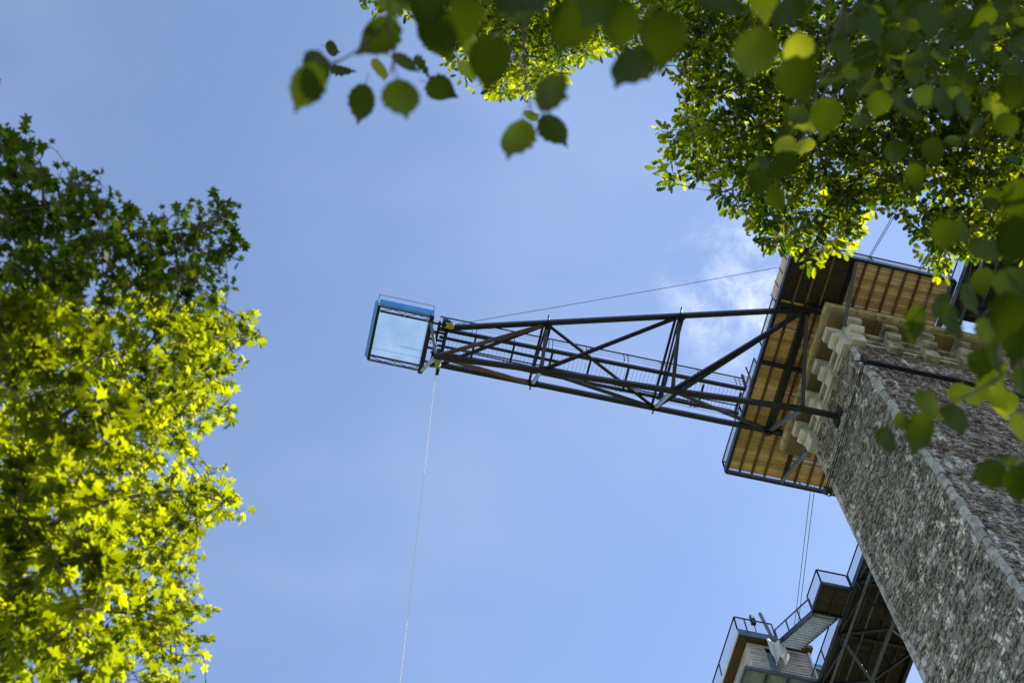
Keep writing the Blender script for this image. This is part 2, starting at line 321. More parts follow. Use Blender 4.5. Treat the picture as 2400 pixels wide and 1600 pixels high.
# quoins: long dressed blocks at the near corner, wide and narrow in turn
z = 25.3; k = int(z / 1.1)
while z < 49.6:
    zt = min(z + rng.uniform(.4, .95), 49.75); wx, wy = (rng.uniform(.15, .24), rng.uniform(.05, .09)) if k % 2 == 0 else (rng.uniform(.08, .13), rng.uniform(.1, .2))
    m = MB(); jx = rng.uniform(0.03, 0.075); y0 = YK(z); y1 = YK(zt)
    b = 0.03
    pr = [(XF + jx, -wx), (XF + jx, -0.05), (XF + jx - .06, jx), (XF - wy, jx), (XF - wy, -wx)]
    vv = [(x, y0 + y, z + .012) for x, y in pr] + [(x, y1 + y, zt - .012) for x, y in pr]; n5 = 5
    m.add(vv, [(4, 3, 2, 1, 0), (5, 6, 7, 8, 9)] + [(i, (i + 1) % 5, 5 + (i + 1) % 5, 5 + i) for i in range(5)])
    m.build('quoin_stone', QUOIN, pier); z = zt; k += 1
# far corner margin stones
z = 25.0
while z < 49.6:
    zt = min(z + 0.9, 49.75); MB().box((XF - .3, YB - .03, z + .012), (XF + 0.045, YB + rng.uniform(.16, .3), zt - .012), .02).build('quoin_stone', QUOIN, pier); z = zt
# corbelled head
YT = YK(50.3)
def corbel(face, s, m, w=0.54):
    # profile: (projection from the wall, height)
    prof = [(-.1, 49.60), (.30, 49.60), (.33, 49.63), (.33, 50.20)]
    for i in range(9):
        t = -math.pi / 2 + math.pi * i / 8 * .92; prof.append((.34 + .25 * math.cos(t), 50.46 + .23 * math.sin(t)))
    prof += [(.30, 50.72), (.30, 50.86), (.66, 50.86), (.66, 51.26), (-.1, 51.26)]
    n = len(prof); vv = []
    for e in (-w / 2, w / 2):
        for p, z in prof: vv.append((XF + p, s + e, z) if face == 'x' else (s + e, YT + p, z))
    fc = [tuple(range(n)), tuple(range(2 * n - 1, n - 1, -1))] + [(i, n + i, n + (i + 1) % n, (i + 1) % n) for i in range(n)]
    if face == 'x': fc = [f[::-1] for f in fc]
    return MB().add(vv, fc).build('corbel', m, pier)
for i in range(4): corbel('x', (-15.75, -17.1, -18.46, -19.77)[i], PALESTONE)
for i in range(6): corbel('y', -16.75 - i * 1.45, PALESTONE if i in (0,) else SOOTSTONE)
# frieze behind the corbels and its two string courses, then the coping
MB().box((XE - .1, YB - .06, 49.98), (XF + .06, YT + .06, 51.29)).build('frieze', PALESTONE, pier)
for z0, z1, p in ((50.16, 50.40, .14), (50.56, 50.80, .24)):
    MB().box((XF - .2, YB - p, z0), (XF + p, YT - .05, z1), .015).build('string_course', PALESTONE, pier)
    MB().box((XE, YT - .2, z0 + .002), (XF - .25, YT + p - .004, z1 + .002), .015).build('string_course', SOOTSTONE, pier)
xs = [XE - .8, -24.6, -22.4, -20.6, -19.0, -17.7, XF + .78]
ys = [YB - 1.0, -19.6, -18.1, -16.9, YT + .80]
for i in range(len(xs) - 1):
    e = rng.uniform(-.02, .02); a = xs[i] + .006; b = xs[i + 1] - .006
    if i == len(xs) - 2: b = XF - 0.45
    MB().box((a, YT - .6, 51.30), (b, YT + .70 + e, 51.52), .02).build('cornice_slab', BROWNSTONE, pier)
    MB().box((a, YT - .6, 51.53), (b, YT + .84 + e, 51.86), .025).build('coping_slab', MOSSSTONE, pier)
for i in range(len(ys) - 1):
    e = rng.uniform(-.02, .02); a = ys[i] + .006; b = ys[i + 1] - .006
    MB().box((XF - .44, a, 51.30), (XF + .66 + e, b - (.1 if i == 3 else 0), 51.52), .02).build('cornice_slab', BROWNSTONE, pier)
    MB().box((XF - .44, a, 51.53), (XF + .80 + e, b + (.04 if i == 3 else 0), 51.86), .025).build('coping_slab', MOSSSTONE, pier)
MB().box((XE + .2, YB - .4, 51.31), (XF - .5, YT - .65, 51.84)).build('pier_cap', MORTAR, pier)

# tie bar across the side face and the wires from it over the front face
tie = thing('tie_bar', (-16.3, -15.1, 47.1), 'black steel tie bar clamped across the pier side below the corbels', 'tie bar')
bar('rod', (-16.35, -15.18, 47.12), (-24.4, -15.20, 47.12), .15, .15, STEEL, tie)
bar('clamp_plate', (-16.28, -15.17, 46.88), (-16.28, -15.17, 47.5), .09, .16, STEEL, tie)
tube('bolt', [(-16.0, -15.3, 47.2), (-16.45, -15.15, 47.2)], .04, STEEL, tie)
for d, lab in ((0.0, 'upper of two thin wires stretched across the pier front face'), (-0.2, 'lower of two thin wires stretched across the pier front face')):
    o = MB().tube([(-16.26, -15.2, 47.16 + d), (-16.27, -17.7, 46.83 + d), (-16.26, -20.15, 46.6 + d)], .022, 6).build('wire', CABLE); meta(o, lab, 'wire', 'wires across the pier')
o = thing('wall_bracket', (-16.4, -20.1, 46.5), 'small black bracket holding the wires at the far corner of the pier', 'bracket')
MB().box((-16.5, -20.25, 46.35), (-16.2, -20.03, 46.72), .02).build('bracket_plate', STEEL, o); tube('bracket_pin', [(-16.25, -20.1, 46.0), (-16.25, -20.12, 46.5)], .03, STEEL, o)

# ------------------------------------------------------------------ timber deck round the pier head
H = 52.0
deck = thing('timber_deck', (-17.2, -17.7, 51.9), 'timber plank deck on steel edge beams wrapped round the pier top', 'deck')
X0, X1, Y0, Y1 = -14.0, -20.4, -22.62, -12.86
pw = 0.195; nrow = int((Y1 - Y0 - .2) / pw)
def plank_mesh(L, m, nm):
    return mesh(nm, *(lambda b: (b.V, b.F))(MB().box((-L / 2, -pw / 2 + .0008, 0), (L / 2, pw / 2 - .0008, .04), .011)), m)
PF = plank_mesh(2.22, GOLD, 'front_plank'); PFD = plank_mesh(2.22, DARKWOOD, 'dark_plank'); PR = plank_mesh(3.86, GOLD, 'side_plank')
for r in range(nrow):
    y = Y0 + .12 + pw * (r + .5)
    gapdrop = 1 if r in (12, 27) else 0
    dark = y > -15.12  # planks at this end of the front get a much darker wood colour
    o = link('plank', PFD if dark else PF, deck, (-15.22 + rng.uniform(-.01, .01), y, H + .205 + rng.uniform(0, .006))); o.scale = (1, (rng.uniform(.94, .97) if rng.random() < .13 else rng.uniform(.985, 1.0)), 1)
    o = link('plank', PR, deck, (-18.36 + rng.uniform(-.01, .01), y + rng.uniform(-.004, .004), H + .205 + rng.uniform(0, .006))); o.scale = (1, (rng.uniform(.94, .97) if rng.random() < .2 else rng.uniform(.98, 1.0)), 1)
for x in (-14.56, -15.07, -15.6, -16.88, -17.42, -17.96, -18.5, -19.05, -19.62):
    w = .075
    if x > -16.3:
        for a, b in ((Y0 + .1, -20.5), (-20.36, -17.78), (-17.62, -15.32), (-15.14, Y1 - .1)): MB().box((x - w / 2, a, H + .05), (x + w / 2, b, H + .20), .006).build('joist', JOIST, deck)
    else:
        MB().box((x - w / 2, Y0 + .1, H + .05), (x + w / 2, Y1 - .1, H + .20), .006).build('joist', JOIST, deck)
for p, q, w, h in (((X0, Y0, H + .12), (X0, Y1, H + .12), .12, .34), ((X0, Y0, H + .118), (X1, Y0, H + .118), .10, .3), ((X0, Y1, H + .118), (X1, Y1, H + .118), .10, .3), ((X1, Y0, H + .12), (X1, Y1, H + .12), .12, .34)):
    bar('edge_beam', p, q, w, h, STEEL, deck)
bar('cross_beam', (-16.36, Y0 + .06, H + .06), (-16.36, Y1 - .06, H + .06), .13, .22, STEEL, deck)
bar('cross_beam', (-15.15, -20.6, H - .04), (-15.15, -15.0, H - .04), .26, .30, STEEL, deck)
for y in (-15.23, -17.70, -20.43): bar('cross_beam', (X0 - .07, y, H + .04), (-15.8, y, H + .04), .14, .2, STEEL, deck)
bar('strut', (-16.3, Y0 + .1, H - .02), (-16.36, YB - .3, 50.3), .13, .13, BLUESTEEL, deck)
bar('strut', (-16.42, Y1 - .1, H - .02), (-16.42, YT + .3, 50.9), .12, .12, BLUESTEEL, deck)
# railing
RT = 53.05
def railing(parent, pts, zb, zt, post=.05, rail=.05, wires=7, wr=.005, spacing=2.45, m=STEEL, wm=CABLE, net=False):
    for a, b in zip(pts[:-1], pts[1:]):
        a = Vector((a[0], a[1], a[2] if len(a) > 2 else 0)); b = Vector((b[0], b[1], b[2] if len(b) > 2 else 0)); L = (b - a).length; n = max(1, round(L / spacing))
        za = Vector((0, 0, zb)); zt_ = Vector((0, 0, zt))
        bar('top_rail', a + zt_, b + zt_, rail, rail, m, parent)
        for i in range(n + 1):
            p = a + (b - a) * (i / n); bar('rail_post', p + za, p + zt_ - Vector((0, 0, rail / 2)), post, post, m, parent)
        for k in range(wires):
            z = Vector((0, 0, zb + (zt - zb) * (k + .8) / (wires + .6))); tube('rail_wire', [a + z, b + z], wr, wm, parent, 4)
        if net:
            MB().add([a + za, b + za, b + zt_, a + zt_], [(0, 1, 2, 3)]).build('rail_netting', NET, parent)
railing(deck, [(X0, Y0), (X0, -20.1), (X0, -17.95)], H + .28, RT, spacing=2.4, net=True)
railing(deck, [(X0, -17.2), (X0, -15.3), (X0, -12.9)], H + .28, RT, net=True)
railing(deck, [(X0, -12.88), (X1, -12.88)], H + .26, RT, spacing=2.6)
railing(deck, [(X0, Y0), (X1, Y0)], H + .26, RT, spacing=2.6)
for i in range(4):
    a = -15.22 + i * .565; MB().box((-13.93, a + .02, H + .32), (-13.90, a + .545, RT - .02), .005).build('side_panel', PALEWOOD, deck)
    bar('panel_frame', (-13.9, a, H + .3), (-13.9, a, RT), .035, .04, STEEL, deck)

# ------------------------------------------------------------------ cantilever truss
truss = thing('cantilever_truss', (-15.15, -17.9, 48.4), 'dark steel three chord truss reaching out from the pier to the jump platform', 'truss')
ZA = H - .05
A = [Vector(p) for p in ((-1.69, -19.05, ZA), (-5.48, -18.01, ZA), (-10.42, -16.55, ZA), (-15.13, -15.19, ZA))]
Cc = [Vector(p) for p in ((-1.75, -20.58, ZA), (-5.48, -20.57, ZA), (-10.46, -20.50, ZA), (-15.16, -20.44, ZA))]
B = [Vector(p) for p in ((-1.50, -19.66, 50.42), (-5.48, -19.18, 50.0), (-10.43, -18.70, 49.5), (-15.13, -17.98, 48.55), (-16.5, -17.9, 48.36))]
bar('upper_chord', A[0] + Vector((.1, 0, 0)), A[3] + Vector((-.9, .26, 0)), .18, .20, STEEL, truss)
bar('upper_chord', Cc[0] + Vector((.1, 0, 0)), Cc[3] + Vector((-.9, 0, 0)), .18, .20, STEEL, truss)
for a, b in zip(B[:-1], B[1:]): bar('lower_chord', a + (a - b).normalized() * .09, b, .19, .19, STEEL, truss)
def brace(a, b, w, m=STEEL, nm='diagonal'):
    d = (b - a).normalized(); return bar(nm, a + d * .12, b - d * .12, w, w, m, truss)
brace(B[0], A[1], .13, BROWNSTEEL); brace(B[0], Cc[1], .13, BROWNSTEEL); brace(Cc[0] + Vector((0, 0, .02)), A[1] + Vector((0, 0, .02)), .12)  # first two diagonals brown: warm bounce light put into the colour
brace(B[1], A[2], .13); brace(B[1], Cc[2], .12); brace(A[1] + Vector((0, 0, .02)), Cc[2] + Vector((0, 0, .02)), .11)
brace(B[2], A[3], .15); brace(B[2], Cc[3], .12); brace(Cc[2] + Vector((0, 0, .02)), A[3] + Vector((0, 0, .02)), .12)
for i in (1, 2, 3):
    brace(A[i], B[i], .13, STEEL, 'frame_post'); brace(B[i], Cc[i], .12, PALEBLUE if i < 3 else BLUESTEEL, 'frame_post')
    if i < 3:
        for e in (-.14, .14): bar('cross_strut', A[i] + Vector((e, 0, .03)), Cc[i] + Vector((e, 0, .03)), .09, .12, STEEL, truss)
        bar('inner_post', A[i] + Vector((.02, -.1, 0)), (Cc[i] + B[i]) / 2 + Vector((0.2, 0.1, 0)), .07, .07, STEEL, truss)
    MB().box(A[i] - Vector((.18, .015, .28)), A[i] + Vector((.18, .015, .1))).build('gusset_plate', STEEL, truss)
    MB().box(Cc[i] - Vector((.16, .015, .26)), Cc[i] + Vector((.16, .015, .1))).build('gusset_plate', STEEL, truss)
    tube('pin', [A[i] + Vector((0, .02, -.1)), A[i] + Vector((0, .34, .12))], .035, STEEL, truss)
    tube('pin', [Cc[i] + Vector((.05, .1, -.1)), Cc[i] + Vector((.05, -.22, -.1))], .035, STEEL, truss)
bar('tip_beam', (-1.72, -18.7, ZA), (-1.72, -21.0, ZA), .14, .2, STEEL, truss)
bar('tip_brace', (-1.05, -18.9, ZA), B[0], .11, .11, BLUESTEEL, truss)
bar('tip_brace', (-1.10, -21.0, ZA), B[0], .13, .13, PALEBLUE, truss)
MB().box((-16.52, -18.25, 48.05), (-16.40, -17.55, 48.75), .01).build('anchor_plate', STEEL, truss)

# ------------------------------------------------------------------ gangway on the truss
gang = thing('gangway', (-7.6, -19.5, 52.0), 'narrow open steel gangway with handrails running out along the truss', 'gangway')
GX0, GX1 = -1.4, -13.8
bar('stringer', (GX0, -19.16, 52.10), (GX1, -18.98, 52.10), .13, .16, STEEL, gang)
bar('stringer', (GX0, -20.14, 52.10), (GX1, -20.05, 52.10), .11, .13, STEEL, gang)
bar('floor_rail', (-1.5, -19.50, 52.12), (-6.4, -19.50, 52.12), .10, .1, STEEL, gang)
bar('floor_rail', (-1.5, -19.84, 52.12), (-13.7, -19.74, 52.12), .04, .06, STEEL, gang)
x = -2.9
while x > -13.9:
    bar('cross_member', (x, -19.14, 52.06), (x, -20.12, 52.06), .08, .1, STEEL, gang); x -= 1.535
# see-through walking grid: thin bars
gb = MB()
for i in range(76): xx = -1.6 - i * .16; gb.bar((xx, -19.14, 52.17), (xx, -20.06, 52.17), .008, .02)
meta(gb.build('floor_grid', CABLE, gang), kind='stuff')
for s, y0, y1 in ((1, -19.12, -18.92), (-1, -20.16, -20.28)):
    bar('handrail', (GX0, y0 + .1 * s, 53.1), (GX1, y0 + .2 * s, 53.1), .045, .045, STEEL, gang)
    x = -2.8
    while x > -13.9:
        for e in (-.08, .08):
            tube('hoop_post', [(x + e, y0, 52.15), (x + e, y0 + .16 * s, 52.45), (x + e, y0 + .2 * s, 52.8), (x + e, y0 + .14 * s, 53.1)], .018, STEEL, gang, 5)
        x -= 1.535
    for k in range(2): tube('rail_wire', [(GX0, y0 + .12 * s, 52.45 + .32 * k), (GX1, y0 + .2 * s, 52.45 + .32 * k)], .006, CABLE, gang, 4)
    MB().add([(-9.6, y0 + .12 * s, 52.2), (GX1, y0 + .14 * s, 52.2), (GX1, y0 + .2 * s, 53.08), (-9.6, y0 + .2 * s, 53.08)], [(0, 1, 2, 3)]).build('rail_netting', NET, gang)
gate = thing('access_gate', (-13.8, -18.6, 52.2), 'small black barred gate between gangway and timber deck', 'gate')
bar('gate_frame', (-13.8, -18.42, 53.1), (-14.12, -18.86, 53.1), .06, .06, STEEL, gate)
bar('gate_post', (-13.8, -18.95, 52.2), (-13.75, -18.78, 53.12), .09, .07, STEEL, gate)
bar('gate_post', (-14.1, -18.86, 52.35), (-14.1, -18.86, 53.1), .05, .05, STEEL, gate)
for i in range(5):
    t = i / 4; tube('gate_bar', [(-13.76, -18.95 + .17 * t, 52.3 + .75 * t), (-14.1, -18.84, 52.4 + .66 * t)], .014, STEEL, gate, 4)

# ------------------------------------------------------------------ glass floored jump platform
plat = thing('jump_platform', (0, -19.75, 52.0), 'square glass floored jump platform with blue side panels at the truss tip', 'platform')
GXa, GXb, GYa, GYb = 1.02, -1.06, -21.0, -18.72
bar('inner_beam', (GXb, GYa - .08, ZA), (GXb, GYb + .05, ZA), .18, .2, STEEL, plat)
bar('outer_beam', (GXa, GYa, H), (GXa, GYb, H), .10, .16, STEEL, plat)
for s, y in ((1, GYb), (-1, GYa)):
    bar('side_beam', (GXa, y, H), (GXb + .08, y, H), .06, .10, BLUESTEEL, plat)
    bar('side_beam', (GXa, y - .2 * s, H), (GXb + .08, y - .2 * s, H), .06, .08, STEEL, plat)
    for i in range(4):
        a = GXa - .08 - i * .49; bar('lattice_bar', (a, y - (.03 if i % 2 else .17) * s, H), (a - .47, y - (.17 if i % 2 else .03) * s, H), .018, .018, STEEL, plat)
    for t in (.02, .5, .93): xx = GXa + (GXb - GXa) * t; bar('spacer', (xx, y - .01 * s, H - .03), (xx, y - .19 * s, H - .03), .07, .05, GALV, plat)
MB().box((GXb + .1, GYa + .24, H - .01), (GXa - .06, GYb - .24, H + .02)).build('glass_floor', GLASS, plat)
MB().box((GXa + .02, GYb + .05, H + .02), (GXb - .06, GYb + .085, H + .56)).build('side_panel', BLUE, plat)['label'] = 'bright blue side panel'
MB().add([(GXa + .06, GYa + .02, H), (GXa + .06, GYb + .09, H), (GXa + .19, GYb + .09, H + .3), (GXa + .19, GYa + .02, H + .3), (GXa + .03, GYa + .02, H + .03), (GXa + .03, GYb + .09, H + .03), (GXa + .16, GYb + .09, H + .32), (GXa + .16, GYa + .02, H + .32)], [(0, 1, 2, 3), (7, 6, 5, 4), (0, 4, 5, 1), (1, 5, 6, 2), (2, 6, 7, 3), (3, 7, 4, 0)]).build('end_panel', TEAL, plat)['label'] = 'teal blue end panel'
bar('panel_post', (GXb + .0, GYb + .07, H - .1), (GXb, GYb + .07, H + .35), .06, .06, BLUE, plat)
for x, y in ((GXa + .09, GYb + .07), (GXb - .02, GYb + .07)): tube('rail_post', [(x, y, H + .1), (x, y, 53.12)], .014, STEEL, plat, 5)
tube('safety_line', [(GXa + .09, GYb + .07, 53.1), (GXb - .02, GYb + .07, 53.1)], .011, STEEL, plat, 5)
tube('safety_line', [(GXa, GYa + .1, 53.05), (GXb, GYa + .1, 53.05)], .011, STEEL, plat, 5)
for x, y in ((GXa, GYa + .1), (GXb, GYa + .1)): tube('rail_post', [(x, y, H + .1), (x, y, 53.06)], .012, STEEL, plat, 5)

for y in (-18.95, -19.3, -19.62, -20.0, -20.6): bar('link_bar', (GXb - .05, y, H + .03), (-1.68, y, H + .03), .07, .09, STEEL, plat)
bar('link_beam', (-1.4, -18.85, H + .05), (-1.4, -20.75, H + .05), .10, .12, STEEL, plat)
for i in range(5): tube('clevis_pin', [(-1.22 - .1 * (i % 2), -18.95 - i * .4, H - .12), (-1.22 - .1 * (i % 2), -18.95 - i * .4, H + .1)], .03, PALEBLUE, plat)

def pulley(loc, lab, r=.17):
    t = thing('pulley', loc, lab, 'pulley', 'pulleys at the truss tip'); c = Vector(loc)
    tube('wheel', [c + Vector((0, -.07, 0)), c + Vector((0, -.03, 0)), c + Vector((0, 0, 0)), c + Vector((0, .03, 0)), c + Vector((0, .07, 0))], [r, r, r * .8, r, r], YELLOW, t, 16)
    for e in (-.1, .1): MB().box(c + Vector((-.11, e - .012, -.1)), c + Vector((.2, e + .012, .26)), .01).build('cheek_plate', YELLOW, t)
    tube('axle', [c + Vector((0, -.13, 0)), c + Vector((0, .13, 0))], .035, STEEL, t)
    MB().box(c + Vector((.12, -.16, -.02)), c + Vector((.32, .16, .42)), .015).build('winch_block', STEEL, t)
pulley((-1.82, -18.86, 51.86), 'yellow pulley wheel at the truss tip where the long cable starts')
pulley((-1.66, -20.42, 51.5), 'yellow pulley wheel under the truss tip where the pale rope hangs', .12)
meta(MB().tube([(-1.9, -18.86, 52.0), (-5.9, -17.27, 52.29), (-9.9, -15.67, 52.62), (-13.8, -14.1, 53.0)], .011, 5).build('cable', CABLE), 'thin dark cable slanting from truss tip pulley to the deck railing', 'cable')
pts = []
for i in range(14):
    t = i / 13; pts.append(at(1023.5 - 99 * t - 4 * math.sin(t * math.pi), 867 + 735 * t, 55.0) if False else Vector((-1.62 - 0.25 * t - .06 * math.sin(t * math.pi), -20.52 + 0.1 * t, 51.4 - 53.0 * t)))
meta(MB().tube(pts, .011, 5).build('rope', ROPE), 'long pale rope hanging straight down from the truss tip', 'rope')
for d, n in ((0, 'left'), (.16, 'right')):
    meta(MB().tube([(-17.62 - d, Y0 + .1, 52.3), (-20.21 - d, -31.08, 56.0)], .016, 5).build('cable', CABLE), n + ' one of two thin cables from the deck edge towards the stair', 'cable', 'cable pair towards the stair')
for x, n in ((-16.95, 'near'), (-19.0, 'far')):
    for d, m_ in ((0, 'left'), (.07, 'right')):
        meta(MB().tube([(x + .035 - d, -12.80, 52.3), (x - .32 - d, -11.3, 52.35), (x - 1.3 - d, -7.0, 53.0)], .014, 5).build('guy_wire', CABLE), f'{m_} wire of the guy pair rising behind the oak, {n} the truss side', 'wire', 'guy wires behind the oak')

# ------------------------------------------------------------------ footbridge spans, stair, cabin
def footbridge(ya, yb, label, seed, dirn):
    t = thing('footbridge', (-22.4, ya, 51.9), label, 'footbridge', 'footbridge spans of the viaduct'); r = np.random.default_rng(seed)
    XL, XR = -20.68, -24.1
    for x in (XL, XR, -21.3, -22.4, -23.4): bar('girder' if x in (XL, XR) else 'stringer', (x, ya, H + .08), (x, yb, H + .08), .16 if x in (XL, XR) else .10, .36 if x in (XL, XR) else .16, STEEL if x in (XL, XR) else DARKWOOD, t)
    y = ya; pm = mesh('bridge_plank', *(lambda b: (b.V, b.F))(MB().box((-1.72, -.0992, 0), (1.72, .0992, .04), .004)), DARKWOOD)
    while (y - yb) * dirn < 0:
        o = link('plank', pm, t, (-22.39, y, H + .27 + r.uniform(0, .01))); o.scale = (1, (r.uniform(.86, .93) if r.random() < .16 else r.uniform(.985, 1.0)), 1); y += dirn * .20
    L = abs(yb - ya); nb = int(L / 2.6)
    for i in range(nb + 1):
        yy = ya + dirn * i * 2.6; bar('cross_beam', (XL, yy, H - .02), (XR, yy, H - .02), .14, .22, STEEL, t)
        if i < nb:
            bar('brace', (XL, yy, H - .1), (-22.3, yy + dirn * 1.3, 50.9), .12, .12, BLUESTEEL if i % 2 else STEEL, t); bar('brace', (XR, yy, H - .1), (-22.3, yy + dirn * 1.3, 50.9), .11, .11, STEEL, t)  # alternate braces blue: reflected sky put into their colour
            bar('brace', (-22.3, yy + dirn * 1.3, 50.9), (XL, yy + dirn * 2.6, H - .1), .13, .13, STEEL, t); bar('brace', (-22.3, yy + dirn * 1.3, 50.9), (XR, yy + dirn * 2.6, H - .1), .07, .07, STEEL, t); tube('service_pipe', [(-21.6, yy, 51.72), (-21.6, yy + dirn * 2.6, 51.72)], .04, BLUESTEEL, t); bar('hanger', (-22.9, yy + dirn * .6, H), (-22.9, yy + dirn * .6, 50.95), .06, .06, STEEL, t)  # pipe blue stands in for sky light on it
            bar('side_post', (XL, yy, H - .1), (XL, yy, 50.9), .07, .07, STEEL, t); bar('side_diagonal', (XL, yy, 50.9), (XL, yy + dirn * 2.6, H - .1), .06, .06, STEEL, t); bar('side_chord', (XL, yy, 50.9), (XL, yy + dirn * 2.58, 50.9), .09, .09, BLUESTEEL, t); tube('tie_rod', [(XR + .2, yy, H - .1), (XL - .2, yy + dirn * 2.6, H - .1)], .02, CABLE, t, 5)
            tube('tie_rod', [(XL - .2, yy, H - .05), (XR + .2, yy + dirn * 2.6, H - .05)], .02, CABLE, t, 5)
    bar('lower_chord', (-22.3, ya + dirn * 1.3, 50.9), (-22.3, yb - dirn * 1.3, 50.9), .13, .13, BLUESTEEL, t)
    for x in (XL + .05, XR - .05):
        segs = [(ya, yb)] if not (x > -22 and dirn < 0) else [(ya, -26.6), (-28.1, yb)]
        for s0, s1 in segs: railing(t, [(x, s0), (x, s1)], H + .25, 53.1, spacing=2.4, wires=8, net=True)
    return t
footbridge(-21.0, -44.0, 'dark plank footbridge span beyond the pier beside the wooden cabin', 3, -1)
footbridge(-14.2, 6.0, 'dark plank footbridge span behind the hazel leaves right of the deck', 4, 1)
# side landing
land = thing('side_landing', (-20.0, -27.3, 52.0), 'small plank side landing with railing at the top of the steel stair foot', 'landing')
for i in range(7): MB().box((-19.3, -26.7 - i * .19 - .18, H + .03), (-20.58, -26.7 - i * .19, H + .07), .004).build('plank', DARKWOOD, land)
for p, q in (((-19.28, -26.65, H), (-20.58, -26.65, H)), ((-19.28, -28.03, H), (-20.58, -28.03, H)), ((-19.28, -26.65, H), (-19.28, -28.03, H))): bar('edge_beam', p, q, .07, .2, STEEL, land)
bar('joist', (-20.0, -26.7, H - .02), (-20.0, -28.0, H - .02), .07, .1, DARKWOOD, land)
railing(land, [(-20.6, -26.65), (-19.28, -26.65), (-19.28, -28.0)], H + .1, 53.12, wires=9, spacing=1.4)
# stair rising away from the landing
stair = thing('steel_stair', (-19.9, -28.0, 52.0), 'straight galvanised steel stair with wire railings climbing to the cabin terrace', 'staircase')
sa, sb = Vector((0, -28.05, H + .02)), Vector((0, -31.45, 54.85))
for x in (-19.36, -20.42): bar('stringer', (x, sa.y, sa.z), (x, sb.y, sb.z), .06, .26, STEEL if x > -20 else BLUESTEEL, stair)
for i in range(14):
    p = sa + (sb - sa) * ((i + .5) / 14)
    MB().box((-19.40, p.y + .15, p.z), (-20.38, p.y - .12, p.z + .035), .004).build('tread', GALV, stair)
    MB().box((-19.40, p.y - .118, p.z - .15), (-20.38, p.y - .10, p.z - .004)).build('riser', GALV, stair)
for x in (-19.36, -20.42): railing(stair, [(x, sa.y, sa.z - H), (x, sb.y, sb.z - H)], H + .1, 53.05, wires=6, spacing=1.45)
# cabin
cabin = thing('wooden_cabin', (-19.5, -33.4, 52.4), 'grey boarded wooden cabin on a steel frame with a railed roof terrace', 'cabin')
CX0, CX1, CY0, CY1, CZ0, CZ1 = -17.98, -20.9, -31.75, -35.5, 52.62, 54.9
def wallboards(axis, fixed, a, b, skip=None):
    n = 10; h = (CZ1 - CZ0) / n
    for i in range(n):
        z0 = CZ0 + i * h + .016; z1 = z0 + h - .032; segs = [(a, b)]
        if skip and z0 < 54.55: segs = [(a, skip[0]), (skip[1], b)]
        for s0, s1 in segs:
            m = MB()
            if axis == 'y': m.box((s0, fixed - .04, z0), (s1, fixed + rng.uniform(.0, .012), z1), .006)
            else: m.box((fixed - .04, s0, z0), (fixed + rng.uniform(0, .012), s1, z1), .006)
            m.build('board', CLAD, cabin)
wallboards('y', CY0, CX0, CX1, (-18.72, -19.2)); wallboards('x', CX0, CY0 - .05, CY1)
MB().box((CX1, CY0 - .06, CZ0), (CX0 - .06, CY1, CZ1 - .05)).build('inner_wall', JOIST, cabin)
MB().box((-18.74, CY0 - .02, CZ0 + .02), (-19.18, CY0 + .01, 54.3)).build('window', SOFFIT, cabin)
bar('door_frame', (-18.7, CY0 + .03, CZ0), (-18.7, CY0 + .03, 54.6), .05, .05, CLAD, cabin)
bar('door_lintel', (-18.7, CY0 + .03, 54.5), (-19.25, CY0 + .03, 54.5), .06, .12, STEEL, cabin)
bar('corner_post', (CX1 + .06, CY0 + .05, CZ0), (CX1 + .06, CY0 + .05, CZ1), .09, .07, GALV, cabin)
for p, q, w, h in (((-17.5, -31.6, 52.5), (-20.95, -31.6, 52.5), .12, .2), ((-17.5, -31.6, 52.502), (-17.5, -36, 52.502), .12, .2), ((-17.5, -33.6, 52.498), (-20.95, -33.6, 52.498), .1, .2), ((-18.55, -31.66, 52.49), (-18.55, -36, 52.49), .08, .16), ((-19.5, -31.66, 52.49), (-19.5, -36, 52.49), .08, .16), ((-20.9, -31.66, 52.504), (-20.9, -36, 52.504), .12, .2)):
    bar('base_beam', p, q, w, h, BLUESTEEL, cabin)
for a, b in ((-17.58, -18.5), (-18.6, -19.45), (-19.55, -20.83)): MB().box((a, -31.68, 52.56), (b, -33.5, 52.58)).build('floor_panel', SOFFIT, cabin)
MB().box((-16.98, -31.42, 54.95), (-21.0, -36.5, 55.22)).build('roof_terrace', JOIST, cabin) if False else MB().box((-17.55, -31.46, 54.96), (-21.0, -36.5, 55.2)).build('roof_terrace', JOIST, cabin)
bar('fascia', (-17.5, -31.42, 55.06), (-19.32, -31.42, 55.06), .05, .44, BLUESTEEL, cabin); bar('fascia', (-17.5, -31.42, 55.082), (-17.5, -36.5, 55.082), .05, .34, GALV, cabin)
railing(cabin, [(-19.28, -31.44), (-17.5, -31.44), (-17.5, -36.5)], 55.25, 56.35, wires=7, spacing=2.2)
bar('rail_post', (-17.96, -31.42, 55.1), (-17.96, -31.42, 56.35), .05, .05, STEEL, cabin)
bar('steel_pole', (-19.12, -31.4, 54.8), (-18.9, -31.5, 57.25), .12, .10, BLUESTEEL, cabin)
lamp = thing('floodlight', (-18.43, -31.5, 56.1), 'small black boxed floodlight above the cabin terrace rail', 'floodlight')
MB().box((-18.55, -31.6, 56.15), (-18.33, -31.42, 56.85), .02).build('housing', STEEL, lamp); MB().box((-18.52, -31.415, 56.55), (-18.36, -31.40, 56.8), .004).build('lens', GALV, lamp)
bar('stem', (-18.44, -31.5, 55.2), (-18.44, -31.5, 56.2), .03, .03, STEEL, lamp)
